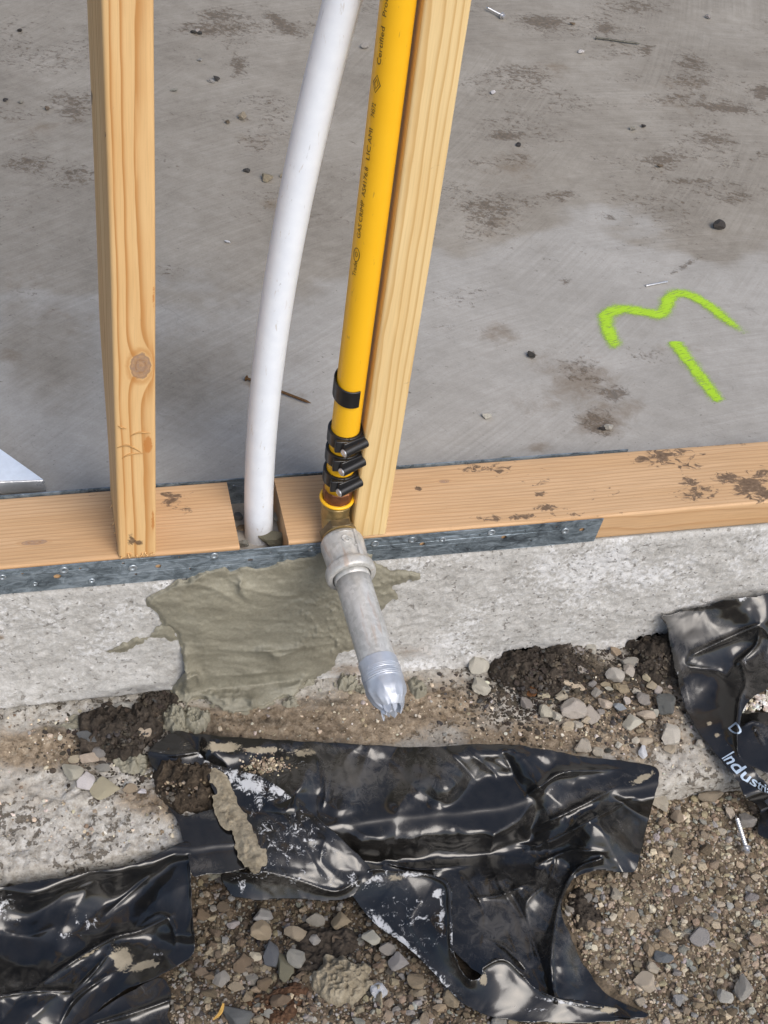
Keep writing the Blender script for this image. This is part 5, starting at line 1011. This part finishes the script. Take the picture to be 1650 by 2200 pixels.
mound('soil_clump', 400, 1690, 130, 130, .022, mat_soil('brown soil', (.016, .012, .009), (.045, .034, .024), (.11, .085, .06)), 'brown crumbly soil heap spilling over the ledge beside the folded plastic corner', 'soil clump', SG, 431, rough=.5, sub=90)
mound('soil_clump', 335, 1515, 100, 50, .012, SOIL, 'small black soil heap under the left edge of the mortar patch', 'soil clump', SG, 441, rough=.5)
BR = mat_soil('red brown earth', (.03, .018, .011), (.085, .045, .026), (.16, .10, .06))
mound('soil_clump', 600, 2155, 130, 60, .008, BR, 'red brown earth lump left of the mortar blob', 'soil clump', SG, 451, zb=-.228, rough=.6)
mound('soil_clump', 700, 2030, 170, 80, .010, SOIL, 'black earth hollow just above the mortar blob', 'soil clump', SG, 461, zb=-.236, rough=.5)
mound('soil_clump', 1255, 1960, 60, 90, .008, SOIL, 'black earth beside the right edge of the big plastic sheet', 'soil clump', SG, 471, zb=-.232, rough=.5)
MG = 'mortar droppings'
mound('mortar_blob', 725, 2108, 140, 110, .016, DRYM, 'fist sized dropped mortar blob on the gravel at bottom centre', 'mortar blob', MG, 501, zb=-.226, rough=.16, sub=110, edge=3.2, crumb=130)
for i, (a, b, w, h, hz, lab) in enumerate([(378, 1552, 62, 70, .012, 'fallen mortar lump left of two at the foot of the patch, above the plastic corner'), (420, 1552, 56, 60, .011, 'fallen mortar lump right of two at the foot of the patch'), (284, 1645, 76, 44, .008, 'flat olive mortar dollop on the left ledge beside the turned plastic corner'), (742, 1470, 44, 36, .009, 'dark mortar crumb left of the taped pipe end'), (775, 1482, 26, 24, .006, 'small mortar crumb next to the taped pipe end'), (893, 1478, 44, 50, .008, 'dark mortar crumb right of the taped pipe end'), (660, 1465, 44, 26, .007, 'mortar crumb at the lower right tip of the patch'), (625, 1512, 34, 24, .006, 'small mortar crumb below the patch'), (190, 1550, 110, 26, .007, 'long mortar bead under the slab edge at the left'), (470, 2030, 60, 34, .007, 'pale mortar flake on dark gravel beside the left plastic sheet'), (480, 1850, 90, 60, .012, 'mortar crumbs under the folded flap')]):
    mound('mortar_crumb', a, b, w, h, hz, MORTAR if i not in (9,) else DRYM, lab, 'mortar crumb', MG, 520+i*7, zb=LZ if b < 1800 else -.230, rough=.45, sub=46, crumb=150)
def crumbs(name, spots, tints, s0, nn):
    P, S = [], []
    for (a, b, w, h, zz) in spots:
        k = int(nn*w*h/20000); u = a+RS.normal(0, w*.30, k); v = b+RS.normal(0, h*.30, k); p = at(u, v, np.full(k, LZ if b < 1800 else -.23))
        keep = (p[:, 1] < -.002) & ~under(u, v, 1); p = p[keep]; u, v = u[keep], v[keep]
        e = np.hypot((u-a)/(w*.5), (v-b)/(h*.5)); p[:, 2] = terr(p[:, 0], p[:, 1])+zz*np.clip(1-e**2, 0, 1)**.6; P.append(p); S.append(np.clip(np.exp(RS.normal(math.log(s0), .5, len(p))), .0005, .0042))
    P, S = np.concatenate(P), np.concatenate(S); mass(name, P, S, palette(len(P), tints))
TONE['black'] = (.05, .041, .033)
crumbs('soil_crumbs', [(1165, 1436, 240, 150, .017), (1280, 1470, 380, 190, .0), (300, 1620, 280, 140, .0), (1100, 1500, 200, 110, .0), (1410, 1415, 130, 110, .016), (262, 1580, 160, 110, .016), (335, 1515, 100, 50, .01)], ['black', 'black', 'black', 'dark', 'black'], .0014, 620)
crumbs('brown_crumbs', [(400, 1690, 130, 130, .018), (1320, 1560, 220, 120, .0), (600, 2155, 130, 60, .006)], ['brown', 'brown', 'tan', 'dark'], .0013, 420)
# thick mortar bead smeared along the left edge of the folded flap
poly = jag([(446, 1648), (470, 1655), (500, 1690), (520, 1740), (548, 1790), (566, 1830), (572, 1852), (556, 1872), (530, 1868), (512, 1840), (500, 1800), (478, 1770), (458, 1735), (452, 1712), (466, 1700), (452, 1672)], 5.5, 601, 12); u, v, D, Fq = pxgrid(poly, 2.4)
lift = .0007+.0034*sst(0, 22, D)*(1+1.1*fbm(u/13, v/13, o=5, s=603)); Pm = S2.pos(u, v)+np.array([0, -.35, .75])*lift[:, None]
Pm, Fq, _ = compact(Pm, Fq, {}); tag(obj('mortar_bead', Pm, flip(Fq), DRYM), 'thick drying mortar bead smeared down the left edge of the big plastic sheet', 'mortar', MG)
# earth caught in the fold of the plastic
n = 260; uu = RS.normal(570, 26, n); vv = RS.normal(1645, 9, n); P = S1.pos(uu, vv); S = np.clip(np.exp(RS.normal(math.log(.0012), .4, n)), .0006, .003)
mass('fold_grit', P+np.array([0, 0, .0006]), S, palette(n, ['tan', 'brown', 'cream', 'brown', 'tan']))
n = 130; uu = RS.uniform(1590, 1660, n); vv = RS.uniform(1486, 1528, n); P = at(uu, vv, np.full(n, -.176)); S = np.clip(np.exp(RS.normal(math.log(.0026), .35, n)), .001, .005)
mass('pale_grit', P, S, palette(n, ['pale', 'cream', 'white', 'pale']))
mound('soil_clump', 1640, 1506, 120, 60, .010, GROUND, 'sandy earth under the pale grit in the opening of the right plastic sheet', 'soil clump', SG, 481, zb=-.188, rough=.3)
# ---------------------------------------------------------------- little things on the slab
CW_ = dict(dark='black', brown='brown', grey='grey')
CL = [(842, 75), (850, 128), (415, 68), (425, 65), (858, 182), (430, 70), (860, 255), (1382, 270), (1115, 310), (1418, 355), (430, 128), (375, 193), (100, 232), (43, 64), (45, 218), (12, 214), (465, 168), (453, 173), (1360, 275), (1230, 50), (1520, 35), (490, 262), (530, 366)]
for a, b in CL:
    t_ = random.choice(['dark', 'brown', 'dark', 'grey']); z_ = 'left of the knotty stud' if a < 200 else 'between the knotty stud and the white conduit' if a < 700 else 'by the yellow pipe' if a < 1000 else 'right of the pale stud'
    stone(a, b, random.uniform(9, 18), random.uniform(8, 13), t_, f'small {CW_[t_]} crumb of dirt on the slab {z_}', 'dirt crumbs on the slab', 'dirt_crumb', 'dirt crumb', z=.0004)
for a, b, w, h, t_, lab in [(1545, 483, 26, 26, 'dark', 'black rough clod of earth on the slab at the far right'), (783, 97, 18, 18, 'grey', 'grey pebble on the slab between the white conduit and yellow pipe'), (520, 250, 18, 26, 'tan', 'tan stone chip on the slab left of the white conduit'), (574, 380, 24, 20, 'tan', 'tan pebble on the slab touching the left side of the white conduit'), (606, 378, 10, 14, 'tan', 'tiny tan pebble hidden beside the white conduit'), (1308, 917, 20, 16, 'pale', 'pale pebble on the round mud stain'), (1047, 893, 22, 14, 'pale', 'pale pebble on the slab above the muddy plate'), (1249, 110, 14, 10, 'white', 'white chip on the slab near the dull steel nail'), (1060, 198, 12, 10, 'white', 'white chip on the slab beside the pale stud'), (489, 519, 14, 8, 'white', 'white flake on the slab near the middle'), (1087, 985, 22, 12, 'grey', 'grit crumb on the back edge of the muddy plate'), (1142, 762, 20, 14, 'dark', 'dark mud crumb on the slab left of the green paint'), (1295, 920, 16, 12, 'dark', 'dark crumb beside the pale pebble on the mud stain')]:
    stone(a, b, w, h, t_, lab, 'pebbles and clods on the slab', 'pebble', 'pebble', z=.0004 if lab.find('back edge') < 0 else .002)
# rubble in the gap around the conduit
mound('mortar_lump', 588, 1156, 62, 42, .015, MORTAR, 'mortar lump packed against the foot of the white conduit in the plate gap', 'mortar lump', None, 701, zb=.0, rough=.25, sub=50) if False else None
def gapstone(a, b, w, h, t_, lab, z=.004): return stone(a, b, w, h, t_, lab, 'rubble in the plate gap', 'stone', 'stone', z=z)
gapstone(584, 1158, 54, 40, 'olive', 'olive mortar covered stone at the foot of the white conduit')
gapstone(524, 1166, 24, 26, 'grey', 'small grey stone left of the conduit foot in the plate gap')
gapstone(596, 1110, 22, 26, 'grey', 'grey stone behind the conduit foot in the plate gap'); gapstone(510, 1110, 24, 22, 'slate', 'dark stone in the plate gap at the end of the left plate')
gapstone(520, 1135, 22, 20, 'brown', 'brown stone in the plate gap left of the conduit')
# dry leaf and straw
def ribbon(name, pts, w, z, mat, label, cat):
    C_ = spline([at(a, b, z) for a, b in pts], 6); n = len(C_); T_ = np.gradient(C_, axis=0); T_ /= np.linalg.norm(T_, axis=1)[:, None]; S_ = np.stack([-T_[:, 1], T_[:, 0], 0*T_[:, 0]], -1); V = []
    for k in range(n):
        q = math.sin(math.pi*(.06+.9*k/(n-1))); V += [C_[k]-S_[k]*w*q+[0, 0, .0012], C_[k]+[0, 0, .0002], C_[k]+S_[k]*w*q+[0, 0, .0014]]
    o = obj(name, np.array(V), gridf(n, 3), mat); m = o.modifiers.new('s', 'SOLIDIFY'); m.thickness = .0003; return tag(o, label, cat)
ribbon('dry_leaf', [(480, 2156), (477, 2168), (471, 2180), (458, 2192)], .0016, -.221, STRAW, 'curled orange yellow dry leaf on the gravel at the bottom', 'leaf')
